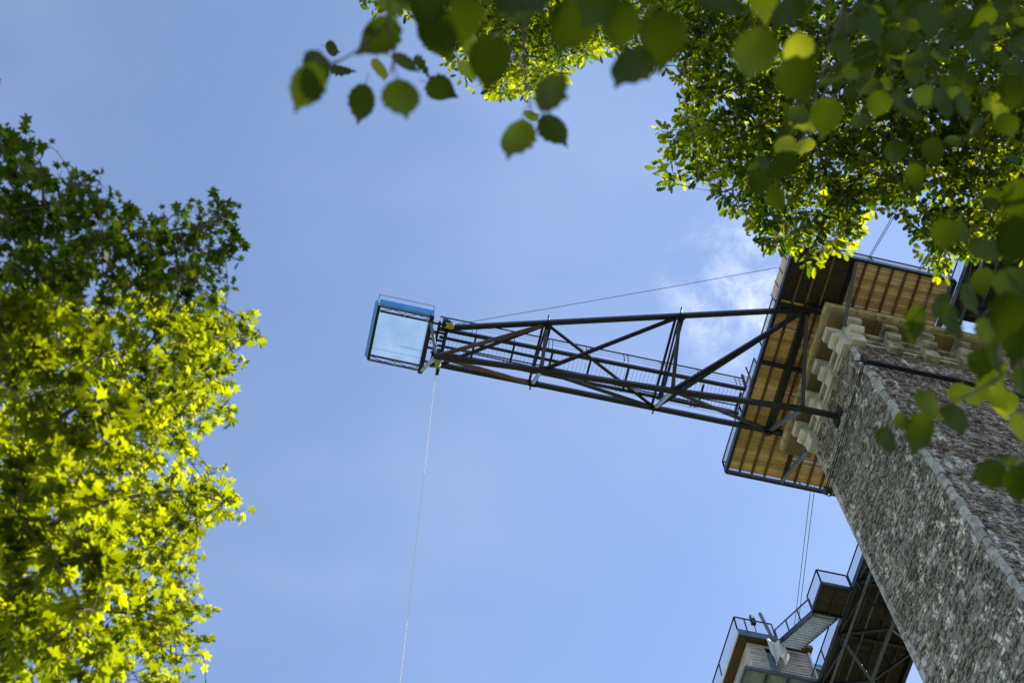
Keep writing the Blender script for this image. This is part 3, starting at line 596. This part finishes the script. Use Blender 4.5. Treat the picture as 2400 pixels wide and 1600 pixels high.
# white tarpaulin: two hanging folds
tv = []; tf = []; nu, nv = 14, 12
for j in range(nv + 1):
    for i in range(nu + 1):
        s = i / nu; t = j / nv
        x = -18.72 - .86 * s + .08 * math.sin(t * 5 + s * 3) * t; w = .11 * math.sin(s * 11.0 + t * 2.5) + .06 * math.sin(s * 21 + t * 7)
        z = 54.72 - t * (1.55 + .22 * math.sin(s * 9.5 + .6)) - .05 * math.sin(s * 6)
        tv.append((x, -31.32 + w * (.5 + .6 * t), z))
for j in range(nv):
    for i in range(nu): k = j * (nu + 1) + i; tf.append((k, k + 1, k + nu + 2, k + nu + 1))
c = Vector(tv[0]); o = link('tarpaulin', mesh('tarpaulin', [Vector(v) - c for v in tv], tf, WHITE, True), None, c)
md = o.modifiers.new('thickness', 'SOLIDIFY'); md.thickness = .004
meta(o, 'crumpled white tarpaulin hanging at the cabin doorway', 'tarpaulin')
hut = thing('storage_hut', (-21.4, -33, 52.5), 'brown gritty walled hut with a blue banner between cabin and footbridge', 'hut')
MB().box((-20.98, -32.3, 52.6), (-22.0, -35, 54.5), .02).build('hut_wall', BROWNGRIT, hut)
MB().box((-20.9, -32.2, 54.52), (-22.1, -35.1, 54.62), .01).build('hut_roof', BROWNSTEEL, hut)
MB().box((-20.9, -32.18, 54.64), (-22.1, -32.15, 54.86)).build('banner', BLUE, hut)

# ------------------------------------------------------------------ trees
def leaf_shape(kind):
    V = []; Fc = []
    if kind == 'hazel':
        n = 11; ys = [i / n for i in range(n + 1)]
        for i, y in enumerate(ys):
            w = 0.43 * max(0, math.sin(math.pi * min(1, y ** .88))) ** .68 if 0 < y < 1 else 0
            if y > .72: w *= .55 + .45 * (1 - y) / .28
            zz = (.035 if i % 2 else -.02); ser = .03 if i % 2 else -.014
            dr = -.22 * y * y
            if i in (0, n): V.append((0, y * (1.07 if i == n else 1), dr)); continue
            for s in (-1, 1): pass
            V += [(-w - ser, y - .02, dr + .10 * w + zz), (-w * .5, y, dr + .085 * w), (0, y, dr), (w * .5, y, dr + .085 * w), (w + ser, y - .02, dr + .10 * w + zz)]
        row = lambda i: [0] * 5 if i == 0 else ([len(V) - 1] * 5 if i == n else [1 + (i - 1) * 5 + k for k in range(5)])
        for i in range(n):
            a, b = row(i), row(i + 1)
            for k in range(4):
                f = []
                for q in (a[k], a[k + 1], b[k + 1], b[k]):
                    if q not in f: f.append(q)
                if len(f) >= 3: Fc.append(tuple(f))
    elif kind == 'maple':
        half = [(-82, .16), (-48, .34), (-22, .60), (-6, .46), (10, .43), (24, .66), (31, .70), (38, .98), (46, .74), (54, .68), (66, .48), (76, .76), (83, .78), (90, 1.08)]
        pol = half + [(180 - a, r) for a, r in reversed(half[:-1])]
        V = [(0, .0, 0)] + [(r * .62 * math.cos(math.radians(a)), .0 + r * .62 * math.sin(math.radians(a)), -.10 * r * r + .06 * abs(math.sin(math.radians(a * 3.5)))) for a, r in pol]
        Fc = [(0, i, i + 1) for i in range(1, len(V) - 1)]
    else:
        hw = [(0, .015), (.10, .07), (.19, .17), (.26, .09), (.36, .25), (.45, .13), (.56, .31), (.65, .16), (.76, .27), (.83, .15), (.92, .14), (1.0, .02)]
        for y, w in hw: dr = -.18 * y * y; V += [(-w, y + .04 * w, dr + .16 * w), (0, y, dr), (w, y + .04 * w, dr + .16 * w)]
        for i in range(len(hw) - 1):
            for k in (0, 1): a = i * 3 + k; Fc.append((a, a + 1, a + 4, a + 3))
    return np.array(V, dtype=np.float64), Fc
SHAPES = {k: leaf_shape(k) for k in ('hazel', 'maple', 'oak')}
def basis(n, t):
    n = n / np.linalg.norm(n); t = t - n * t.dot(n); t /= np.linalg.norm(t) + 1e-9; return np.array([np.cross(t, n), t, n]).T   # columns x,y,z
class Foliage:
    def __init__(s, kind, lm): s.kind = kind; s.lm = lm; s.L = []; s.tw = MB()
    def leaf(s, pos, R, size, tint): s.L.append((np.array(pos, float), R, size, tint))
    def twig(s, a, b, r0, r1, sag=.04):
        a = Vector(a); b = Vector(b); m = (a + b) / 2 + Vector((rng.uniform(-1, 1), rng.uniform(-1, 1), rng.uniform(-.2, 1))) * (b - a).length * sag
        s.tw.tube([a, m, b], [r0, (r0 + r1) / 2, r1], 4); return m
    def spray(s, base, center, r, n, size, tilt, tint=(0, 1), flat=.6):
        base = np.array(base, float); center = np.array(center, float); ax = center - base; ln = np.linalg.norm(ax) + 1e-6; ax /= ln
        tb = tint[0] + (tint[1] - tint[0]) * rng.beta(.75, 1.05); k = max(2, n // 6); s.twig(base, center, .0016 * size / .07 * 2.2, .0012 * size / .07 * 1.6)
        for j in range(k):
            d = rng.normal(size=3); d /= np.linalg.norm(d); d = d * rng.uniform(.35, 1.0) ** .5 * np.array([1, 1, flat]) * r
            e = center + d; st = base + ax * ln * rng.uniform(.45, 1.0); s.twig(st, e, .0016 * size / .07 * 1.4, .0009 * size / .07)
            m = n // k + (1 if rng.random() < (n % k) / k else 0); dv = e - st; dl = np.linalg.norm(dv) + 1e-6; dv = dv / dl
            side = np.cross(dv, np.array([0, 0, 1.0])); side /= np.linalg.norm(side) + 1e-6
            for q in range(m):
                f = 1.0 if q == 0 else rng.uniform(.25, 1.0); sd = 1 if q % 2 else -1
                tdir = dv * rng.uniform(.3, 1.1) + side * sd * (0 if q == 0 else rng.uniform(.4, 1.2)) + np.array([0, 0, rng.uniform(-.5, .15)])
                nn = np.array([0, 0, 1.0]) + rng.normal(size=3) * tilt
                sz = size * rng.uniform(.55, 1.2); p = st + dv * dl * f + tdir / np.linalg.norm(tdir) * sz * .35
                s.leaf(p, basis(nn, tdir) * np.array([rng.uniform(.75, 1.1), 1, rng.uniform(.3, 2.6)]), sz, float(np.clip(tb + rng.normal() * .13, 0, .999)))
    def build(s, tree, crown, nparts=300, leafname='leaf'):
        V0, F0 = SHAPES[s.kind]
        sc = []
        for i, (p, R, z, t) in enumerate(s.L):
            u, v, d = proj(p); sc.append((z / max(d, .1) if (d > 0 and -30 < u < 2430 and -30 < v < 1630) else 0))
        order = np.argsort(-np.array(sc)); single = set(order[:nparts].tolist())
        NT = 8; var = [mesh(leafname, V0, F0, s.lm, s.kind == 'hazel', (k + .5) / NT) for k in range(NT)]
        for i in single:
            p, R, z, t = s.L[i]; o = link(leafname, var[min(NT - 1, max(0, int(t * NT)))], crown, Vector(p.tolist()))
            M = Matrix((R * z).tolist()).to_4x4(); M.translation = Vector(p.tolist()) - ORG[crown]; o.matrix_local = M
        rest = [s.L[i] for i in range(len(s.L)) if i not in single]
        if rest:
            VV = np.concatenate([(R @ (V0.T * z)).T + p for p, R, z, t in rest]); T = np.repeat([t for *_, t in rest], len(V0)).astype(np.float32)
            nv = len(V0); F0l = [list(f) for f in F0]
            VV -= np.array(ORG[crown]); me = bpy.data.meshes.new('leaves'); 
            ls = np.array([len(f) for f in F0l]); flat = np.concatenate([np.array(f) for f in F0l])
            n = len(rest); loops = (flat[None, :] + (np.arange(n) * nv)[:, None]).ravel(); lt = np.tile(ls, n); start = np.concatenate([[0], np.cumsum(lt)[:-1]])
            me.vertices.add(len(VV)); me.vertices.foreach_set('co', VV.astype(np.float32).ravel()); me.loops.add(len(loops)); me.loops.foreach_set('vertex_index', loops.astype(np.int32))
            me.polygons.add(len(lt)); me.polygons.foreach_set('loop_start', start.astype(np.int32)); me.materials.append(s.lm); me.update(calc_edges=True); me.validate()
            a = me.attributes.new('tint', 'FLOAT', 'POINT'); a.data.foreach_set('value', T); meta(link('leaves', me, crown, ORG[crown]), kind='stuff')
        if s.tw.V: meta(s.tw.build('twigs', TWIG, crown, origin=ORG[crown]), kind='stuff')
def inside(poly, x, y):
    c = False; n = len(poly)
    for i in range(n):
        (x1, y1), (x2, y2) = poly[i], poly[(i + 1) % n]
        if (y1 > y) != (y2 > y) and x < (x2 - x1) * (y - y1) / (y2 - y1) + x1: c = not c
    return c
def edist(poly, x, y):
    b = 1e9; n = len(poly)
    for i in range(n):
        (x1, y1), (x2, y2) = poly[i], poly[(i + 1) % n]; dx, dy = x2 - x1, y2 - y1; t = max(0, min(1, ((x - x1) * dx + (y - y1) * dy) / (dx * dx + dy * dy + 1e-9)))
        b = min(b, math.hypot(x - x1 - t * dx, y - y1 - t * dy))
    return b
def limb(tree, pts, r0, r1, name='limb'):
    pts = [Vector(p) for p in pts]; fine = []
    for i in range(len(pts) - 1):                       # Catmull-Rom
        p0 = pts[max(i - 1, 0)]; p1 = pts[i]; p2 = pts[i + 1]; p3 = pts[min(i + 2, len(pts) - 1)]
        for k in range(5):
            t = k / 5; fine.append(.5 * ((2 * p1) + (p2 - p0) * t + (2 * p0 - 5 * p1 + 4 * p2 - p3) * t * t + (3 * p1 - p0 - 3 * p2 + p3) * t ** 3))
    fine.append(pts[-1]); n = len(fine); r = [r0 + (r1 - r0) * (i / (n - 1)) ** .8 for i in range(n)]
    MB().tube(fine, r, 8).build(name, BARK, tree, smooth=True); return fine
class Near:
    def __init__(s, limbs): s.a = np.array([[*q] for L in limbs for q in L])
    def add(s, p): s.a = np.vstack([s.a, np.array([[*p]])])
    def __call__(s, p):
        d = np.linalg.norm(s.a - np.array([*p]), axis=1); i = int(d.argmin()); return Vector(s.a[i].tolist()), float(d[i])
def nearest(limbs, p):
    b = None; bd = 1e9
    for L in limbs:
        for q in L:
            d = (q - p).length
            if d < bd: bd = d; b = q
    return b, bd
def grow(fo, limbs, p, r, n, size, tilt, tint, flat=.6, maxlen=None):
    if not hasattr(fo, 'near'): fo.near = Near(limbs)
    q, d = fo.near(p)
    mid = q + (Vector(p) - q) * .55 + Vector(rng.normal(size=3).tolist()) * d * .08
    if d > r * 1.3: fo.twig(q, mid, size * .034, size * .022, .08); base = mid; fo.near.add(mid)
    else: base = q
    fo.near.add(p)
    fo.spray(base, p, r, n, size, tilt, tint, flat)

# --- maple on the left
MP = [(-40, 240), (20, 330), (75, 292), (105, 330), (135, 395), (170, 430), (205, 395), (235, 400), (262, 470), (300, 510), (420, 488), (520, 466), (558, 500), (556, 590), (528, 640), (525, 690), (560, 720), (640, 788), (600, 830), (545, 850), (520, 880), (556, 950), (500, 1000), (430, 1012), (450, 1070), (500, 1095), (572, 1200), (500, 1215), (440, 1235), (462, 1310), (430, 1370), (490, 1425), (440, 1460), (485, 1530), (450, 1560), (500, 1640), (-40, 1640)]
maple = thing('maple_tree', (4.6, -2.2, GZ), 'maple tree at the left with glowing yellow green lobed leaves', 'tree')
tr = limb(maple, [(4.6, -2.2, GZ), (4.45, -2.25, 1.5), (4.2, -2.5, 4.2), (4.3, -2.8, 7.5), (4.1, -3.0, 11.5)], .17, .06, 'trunk')
mcrown = thing('crown', (4.2, -2.6, 6.0), None, None); mcrown.parent = maple; mcrown.location = ORG[mcrown] - ORG[maple]
ml = [tr]
for pts, r in (([Vector((4.25, -2.5, 4.0)), at(-60, 1060, 7.6), at(120, 990, 7.7), at(330, 830, 7.7), at(470, 610, 7.6)], .028),
               ([Vector((4.2, -2.6, 4.6)), at(-80, 1400, 7.2), at(150, 1420, 7.3), at(330, 1440, 7.6)], .022),
               ([Vector((4.2, -2.6, 4.3)), at(-60, 1220, 6.8), at(180, 1190, 7.0), at(400, 1150, 7.4), at(520, 1175, 7.6)], .022),
               ([Vector((4.3, -2.7, 6.5)), at(-50, 760, 7.0), at(90, 560, 6.7), at(95, 380, 6.7)], .026),
               ([at(90, 640, 6.8), at(240, 560, 7.0), at(400, 540, 7.3), at(520, 520, 7.7)], .014),
               ([at(120, 990, 7.7), at(300, 1010, 7.9), at(480, 950, 8.3)], .014),
               ([at(330, 830, 7.7), at(480, 790, 8.2), at(585, 795, 8.6)], .010),
               ([Vector((4.2, -2.6, 4.0)), at(-120, 1600, 6.6), at(120, 1620, 6.9), at(420, 1600, 7.4)], .02)):
    ml.append(limb(maple, pts, r, .005))
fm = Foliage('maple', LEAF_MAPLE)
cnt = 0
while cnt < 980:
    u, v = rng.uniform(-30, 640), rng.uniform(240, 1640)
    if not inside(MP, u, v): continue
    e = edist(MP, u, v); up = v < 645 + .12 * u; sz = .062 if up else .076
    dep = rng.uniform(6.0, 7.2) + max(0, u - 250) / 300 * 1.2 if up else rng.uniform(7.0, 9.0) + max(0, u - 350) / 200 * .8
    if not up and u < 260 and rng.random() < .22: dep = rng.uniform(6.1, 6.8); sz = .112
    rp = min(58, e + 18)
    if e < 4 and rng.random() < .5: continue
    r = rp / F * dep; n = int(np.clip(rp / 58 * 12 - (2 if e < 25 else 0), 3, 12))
    grow(fm, ml, at(u, v, dep), r, n, sz, .58, (0.32, 1.0) if not up else (0.0, .14)); cnt += 1  # upper leaves darker, lower brighter: shade and sun put into the tint
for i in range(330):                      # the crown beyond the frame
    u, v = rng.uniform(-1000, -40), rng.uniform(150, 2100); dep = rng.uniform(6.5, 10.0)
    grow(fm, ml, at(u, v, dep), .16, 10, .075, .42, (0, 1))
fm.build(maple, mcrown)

# --- oak at the upper right
OP1 = [(1500, -40), (1452, 60), (1430, 120), (1500, 150), (1575, 170), (1606, 235), (1590, 275), (1545, 300), (1545, 372), (1560, 430), (1585, 440), (1655, 420), (1690, 470), (1735, 500), (1760, 565), (1800, 590), (1850, 580), (1880, 610), (1912, 640), (1935, 615), (1985, 575), (2030, 548), (2000, 490), (2060, 492), (2095, 520), (2135, 560), (2165, 600), (2195, 650), (2240, 625), (2270, 600), (2330, 590), (2440, 610), (2440, -40)]
OP2 = [(815, -40), (830, 5), (870, 18), (930, 20), (985, 40), (1040, 130), (1100, 195), (1180, 225), (1245, 235), (1280, 200), (1350, 175), (1330, 150), (1420, 118), (1480, 60), (1520, -40)]
oak = thing('oak_tree', (-8.6, 2.2, GZ), 'large oak tree at the upper right with small dark lobed leaves', 'tree')
ocrown = thing('crown', (-6, -1.5, 17), None, None); ocrown.parent = oak; ocrown.location = ORG[ocrown] - ORG[oak]
ot = limb(oak, [(-8.6, 2.2, GZ), (-8.5, 2.0, 4), (-8.1, 1.6, 10), (-7.6, 1.0, 16), (-7.2, 0.4, 24)], .36, .12, 'trunk')
ol = [ot]
for pts, r in (([Vector((-8.0, 1.5, 11)), at(2330, 60, 17), at(2050, 200, 17.5), at(1860, 310, 17.8), at(1640, 390, 18)], .085),
               ([Vector((-7.8, 1.2, 13)), at(2480, 250, 17.5), at(2150, 330, 17.5), at(1980, 450, 17.2), at(1900, 590, 16.8)], .07),
               ([Vector((-7.8, 1.2, 12)), at(2560, 420, 16.5), at(2320, 480, 16.8), at(2200, 600, 16.6)], .055),
               ([Vector((-7.7, 1.1, 15)), at(2000, -60, 19), at(1700, 60, 19.5), at(1580, 200, 19)], .07),
               ([Vector((-7.6, 1.0, 16)), at(1700, -260, 20), at(1380, -60, 20.5), at(1250, 90, 20), at(1230, 190, 19.6)], .06),
               ([at(1500, -140, 20.2), at(1220, -130, 20.5), at(960, -40, 20.5), at(860, 0, 20.3)], .04),
               ([at(2050, 200, 17.5), at(1985, 330, 17.2), at(1900, 420, 16.9), at(1790, 540, 16.6)], .03),
               ([at(1250, 90, 20), at(1290, 130, 19.8), at(1335, 165, 19.6)], .015), ([at(1860, 310, 17.8), at(1720, 330, 17.9), at(1565, 330, 18.0)], .018), ([at(1700, 60, 19.5), at(1560, 110, 19), at(1460, 100, 18.8)], .018), ([at(1860, 310, 17.8), at(1750, 420, 17.4), at(1680, 455, 17.2)], .014), ([(-8.3, 1.8, 7), (-9.5, .6, 9.5), (-11.5, -1.2, 12)], .06), ([(-8.1, 1.6, 9.5), (-9.8, 2.2, 12), (-12.5, 2.6, 14.5)], .06), ([(-7.9, 1.3, 12), (-9.0, -.4, 14), (-10.5, -1.8, 16)], .05), ([(-8.4, 1.9, 6), (-8.0, .2, 8.5), (-8.6, -1.6, 11)], .05)):  # last four limbs carry the added crown out of view
    ol.append(limb(oak, pts, r, .008))
fo = Foliage('oak', LEAF_OAK)
def fill(poly, num, umin, umax, vmin, vmax, d0, d1, rmax, dens):
    c = 0
    while c < num:
        u, v = rng.uniform(umin, umax), rng.uniform(vmin, vmax)
        if not inside(poly, u, v): continue
        e = edist(poly, u, v); rp = min(rmax, e + 7)
        if rp < 11: continue
        dep = rng.uniform(d0, d1); n = int(np.clip(rp / rmax * dens, 4, dens)); grow(fo, ol, at(u, v, dep), rp / F * dep, n, .118, .55, (0, .95) if rng.random() < .7 else (0, .25)); c += 1  # bright and dull sprays paint sunlit and shaded foliage into the tint
fill(OP1, 1420, 1430, 2440, -40, 655, 16.2, 18.4, 46, 16)
fill(OP2, 520, 815, 1520, -40, 240, 18.6, 21.5, 40, 14)
for i in range(1400):                      # unseen crown added round the trunk to shade hazel and upper maple
    p = (rng.uniform(-14, -7.6), rng.uniform(-3.3, 3.0), rng.uniform(7.0, 20.5))
    if proj(p)[0] < 2470 and proj(p)[1] > -60: continue
    grow(fo, ol, p, .6, 10, .27, .6, (0, .4))
for i in range(240):                      # the crown above the frame
    u, v = rng.uniform(900, 3500), rng.uniform(-1500, 700)
    if v > -40 - max(0, u - 2440) * .2: continue
    grow(fo, ol, at(u, v, rng.uniform(15, 23)), .5, 16, .11, .5, (0, 1))
fo.build(oak, ocrown)

# --- hazel overhead, close to the lens: (u, v, length px, angle of the tip in the picture (0 = up, clockwise), foreshortening tilt deg, tint)
HZ = [(720, 205, 128, 205, 22, .35), (735, 160, 100, 250, 35, .15), (780, 115, 50, 95, 45, .2), (800, 168, 62, 110, 55, .1), (846, 243, 98, 195, 25, .3), (940, 235, 110, 172, 15, .2), (893, 86, 112, 230, 25, .25),
      (890, 165, 70, 200, 58, .8), (952, 146, 78, 115, 62, .2), (996, 156, 70, 80, 66, .3), (1031, 206, 78, 120, 45, .1), (1030, 80, 128, 160, 20, .1), (1093, 170, 72, 190, 45, .95), (1100, 108, 66, 170, 50, .95), (1148, 140, 120, 185, 35, .5),
      (1214, 332, 120, 188, 20, .25), (1297, 308, 95, 150, 25, .25), (1300, 220, 122, 118, 30, .4), (1245, 272, 42, 60, 55, .9),
      (930, -10, 130, 170, 20, .3), (1000, 15, 140, 200, 30, .2), (1090, 45, 130, 190, 30, .4), (1210, 25, 150, 170, 20, .3), (1340, 60, 200, 205, 15, .3), (1270, -20, 140, 160, 30, .2), (1395, 10, 170, 220, 25, .4),
      (1483, 165, 132, 200, 30, .3), (1455, 58, 130, 180, 30, .1), (1553, 90, 150, 185, 30, .5), (1690, 20, 130, 190, 30, .7), (1791, 5, 95, 170, 35, .95), (1770, 130, 190, 190, 15, .1), (1872, 122, 100, 170, 30, 1.0), (1868, 185, 110, 150, 35, .6), (1846, 35, 110, 200, 30, .6),
      (1982, 64, 76, 200, 30, .5), (2040, 60, 90, 160, 35, .5), (2101, 94, 78, 60, 30, .6), (2174, 55, 120, 220, 30, .4), (2340, 255, 76, 225, 20, .9), (1880, 288, 74, 165, 25, .95), (1900, 300, 56, 200, 40, .9), (1936, 274, 62, 250, 30, .9), (1842, 308, 60, 230, 40, .6), (1838, 345, 66, 200, 30, .85), (1885, 345, 58, 180, 45, .8),
      (1783, 383, 62, 265, 35, .5), (1834, 387, 76, 235, 30, .6), (1778, 428, 66, 190, 25, .4), (2100, 357, 62, 170, 30, .7), (2060, 245, 66, 200, 35, .4), (2016, 290, 62, 180, 35, .4), (2110, 240, 70, 190, 35, .3),
      (2075, 1035, 82, 200, 25, .35), (2150, 1012, 98, 215, 20, .35), (2237, 985, 84, 185, 25, .55), (2180, 948, 88, 80, 55, .7), (2115, 985, 50, 70, 50, .7), (2243, 922, 60, 190, 30, 1.0), (2275, 930, 60, 160, 40, .8), (2308, 905, 66, 200, 30, 1.0), (2300, 850, 76, 185, 35, .4), (2336, 926, 66, 150, 40, 1.0), (2358, 948, 70, 170, 40, .9), (2385, 1000, 70, 190, 30, 1.0), (2340, 870, 64, 160, 45, .8),
      (2318, 1112, 84, 250, 25, .3), (2388, 1130, 92, 180, 25, .4), (2360, 1080, 60, 90, 55, .4), (2142, 760, 92, 200, 25, .2), (2225, 758, 100, 200, 25, .2), (2205, 712, 76, 70, 45, .7), (2318, 785, 90, 170, 30, .5), (2360, 735, 110, 200, 30, .5), (2375, 672, 110, 200, 30, .1), (2300, 660, 80, 160, 40, .1), (2270, 700, 80, 170, 40, .3), (2385, 800, 100, 190, 30, .2), (2330, 830, 90, 180, 40, .3), (2395, 900, 90, 190, 30, .6), (2380, 560, 120, 200, 30, .1), (2310, 590, 90, 170, 30, .2), (2395, 470, 110, 190, 30, .1)]
for i in range(150):
    u = rng.uniform(1620, 2440); v = rng.uniform(-60, 560)
    if rng.random() > np.clip((u - 1750) / 560, .03, 1) * np.clip(1.1 - v / 560, .06, 1): continue
    HZ.append((u, v, rng.uniform(44, 92), rng.uniform(140, 260), rng.uniform(15, 60), rng.uniform(.0, .5)))
for i in range(150):
    HZ.append((rng.uniform(2000, 2440) ** 1.0, rng.uniform(-60, 300) * rng.random() ** .4, rng.uniform(36, 74), rng.uniform(140, 260), rng.uniform(15, 60), rng.uniform(0, .3)))
for i in range(60):                       # the shrub beyond the frame
    HZ.append((rng.uniform(1000, 3000), rng.uniform(-900, -60), rng.uniform(90, 170), rng.uniform(140, 260), rng.uniform(15, 55), rng.uniform(.05, .6)))
for i in range(40):
    HZ.append((rng.uniform(2430, 2900), rng.uniform(-60, 1500), rng.uniform(80, 150), rng.uniform(140, 260), rng.uniform(15, 55), rng.uniform(.05, .6)))
hazel = thing('hazel_shrub', (-2.6, 1.2, GZ), 'hazel shrub hanging over the lens with large round toothed leaves, out of focus', 'shrub')
hcrown = thing('crown', (-1.2, -.4, 2.6), None, None); hcrown.parent = hazel; hcrown.location = ORG[hcrown] - ORG[hazel]
hl = []
for pts, r in (([(-2.6, 1.2, GZ), (-2.4, 1.0, .5), (-2.0, .6, 2.2), tuple(at(2500, -250, 3.4)), tuple(at(2100, -60, 3.3)), tuple(at(1700, 40, 3.1))], .018),
               ([(-2.6, 1.2, GZ), (-2.5, .8, .6), (-2.0, .2, 2.0), tuple(at(2600, 500, 3.2)), tuple(at(2420, 820, 3.1)), tuple(at(2200, 960, 2.95))], .014),
               ([(-2.5, 1.1, GZ), (-2.0, 1.1, .8), (-1.2, .6, 2.3), tuple(at(1560, -380, 2.9)), tuple(at(1230, -120, 2.7)), tuple(at(985, -40, 2.6)), tuple(at(905, 55, 2.6))], .012),
               ([tuple(at(1230, -120, 2.7)), tuple(at(1226, 60, 2.55)), tuple(at(1235, 200, 2.5)), tuple(at(1247, 275, 2.5))], .0035),
               ([tuple(at(905, 55, 2.6)), tuple(at(925, 130, 2.6)), tuple(at(915, 175, 2.6))], .0028),
               ([tuple(at(905, 55, 2.6)), tuple(at(850, 110, 2.62)), tuple(at(775, 155, 2.65))], .0026),
               ([tuple(at(1980, 0, 3.3)), tuple(at(1930, 160, 3.8)), tuple(at(1880, 330, 4.2))], .004),
               ([tuple(at(2440, 760, 3.1)), tuple(at(2420, 1000, 3.0)), tuple(at(2370, 1090, 3.0))], .004)):
    hl.append(limb(hazel, pts, r, .0016, 'stem'))
fh = Foliage('hazel', LEAF_HAZEL)
CX_, CY_, CZ_ = RC[:, 0], RC[:, 1], RC[:, 2]          # lens axes in world space
for (u, v, L, ang, tilt, tint) in HZ:
    if L > 118: L = 118 + (L - 118) * .3
    tint = tint * .16 if tint < .75 else tint; size = rng.uniform(.082, .098); dep = size * F / L  # most leaves darkened, few kept bright: shade and sun put into the colour
    a = math.radians(ang); tip = CX_ * math.sin(a) + CY_ * math.cos(a); nrm = -CZ_ if True else CZ_     # blade's upper side away from the lens
    tl = math.radians(tilt); ra = rng.uniform(0, 2 * math.pi); ax = CX_ * math.cos(ra) + CY_ * math.sin(ra)
    n2 = nrm * math.cos(tl) + ax * math.sin(tl)
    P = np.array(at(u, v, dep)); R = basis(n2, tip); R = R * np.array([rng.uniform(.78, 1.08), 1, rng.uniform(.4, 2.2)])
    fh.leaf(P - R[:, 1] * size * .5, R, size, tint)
    base = Vector((P - R[:, 1] * size * .5).tolist()); q, d = nearest(hl, base)
    if d < .2: fh.tw.tube([base, base - Vector(R[:, 1].tolist()) * min(d, .03) + (q - base) * .3, q], [.0012, .0014, .0018], 4)
    else: fh.tw.tube([base, base - Vector(R[:, 1].tolist()) * .025], [.001, .001], 4)
fh.build(hazel, hcrown, 300)
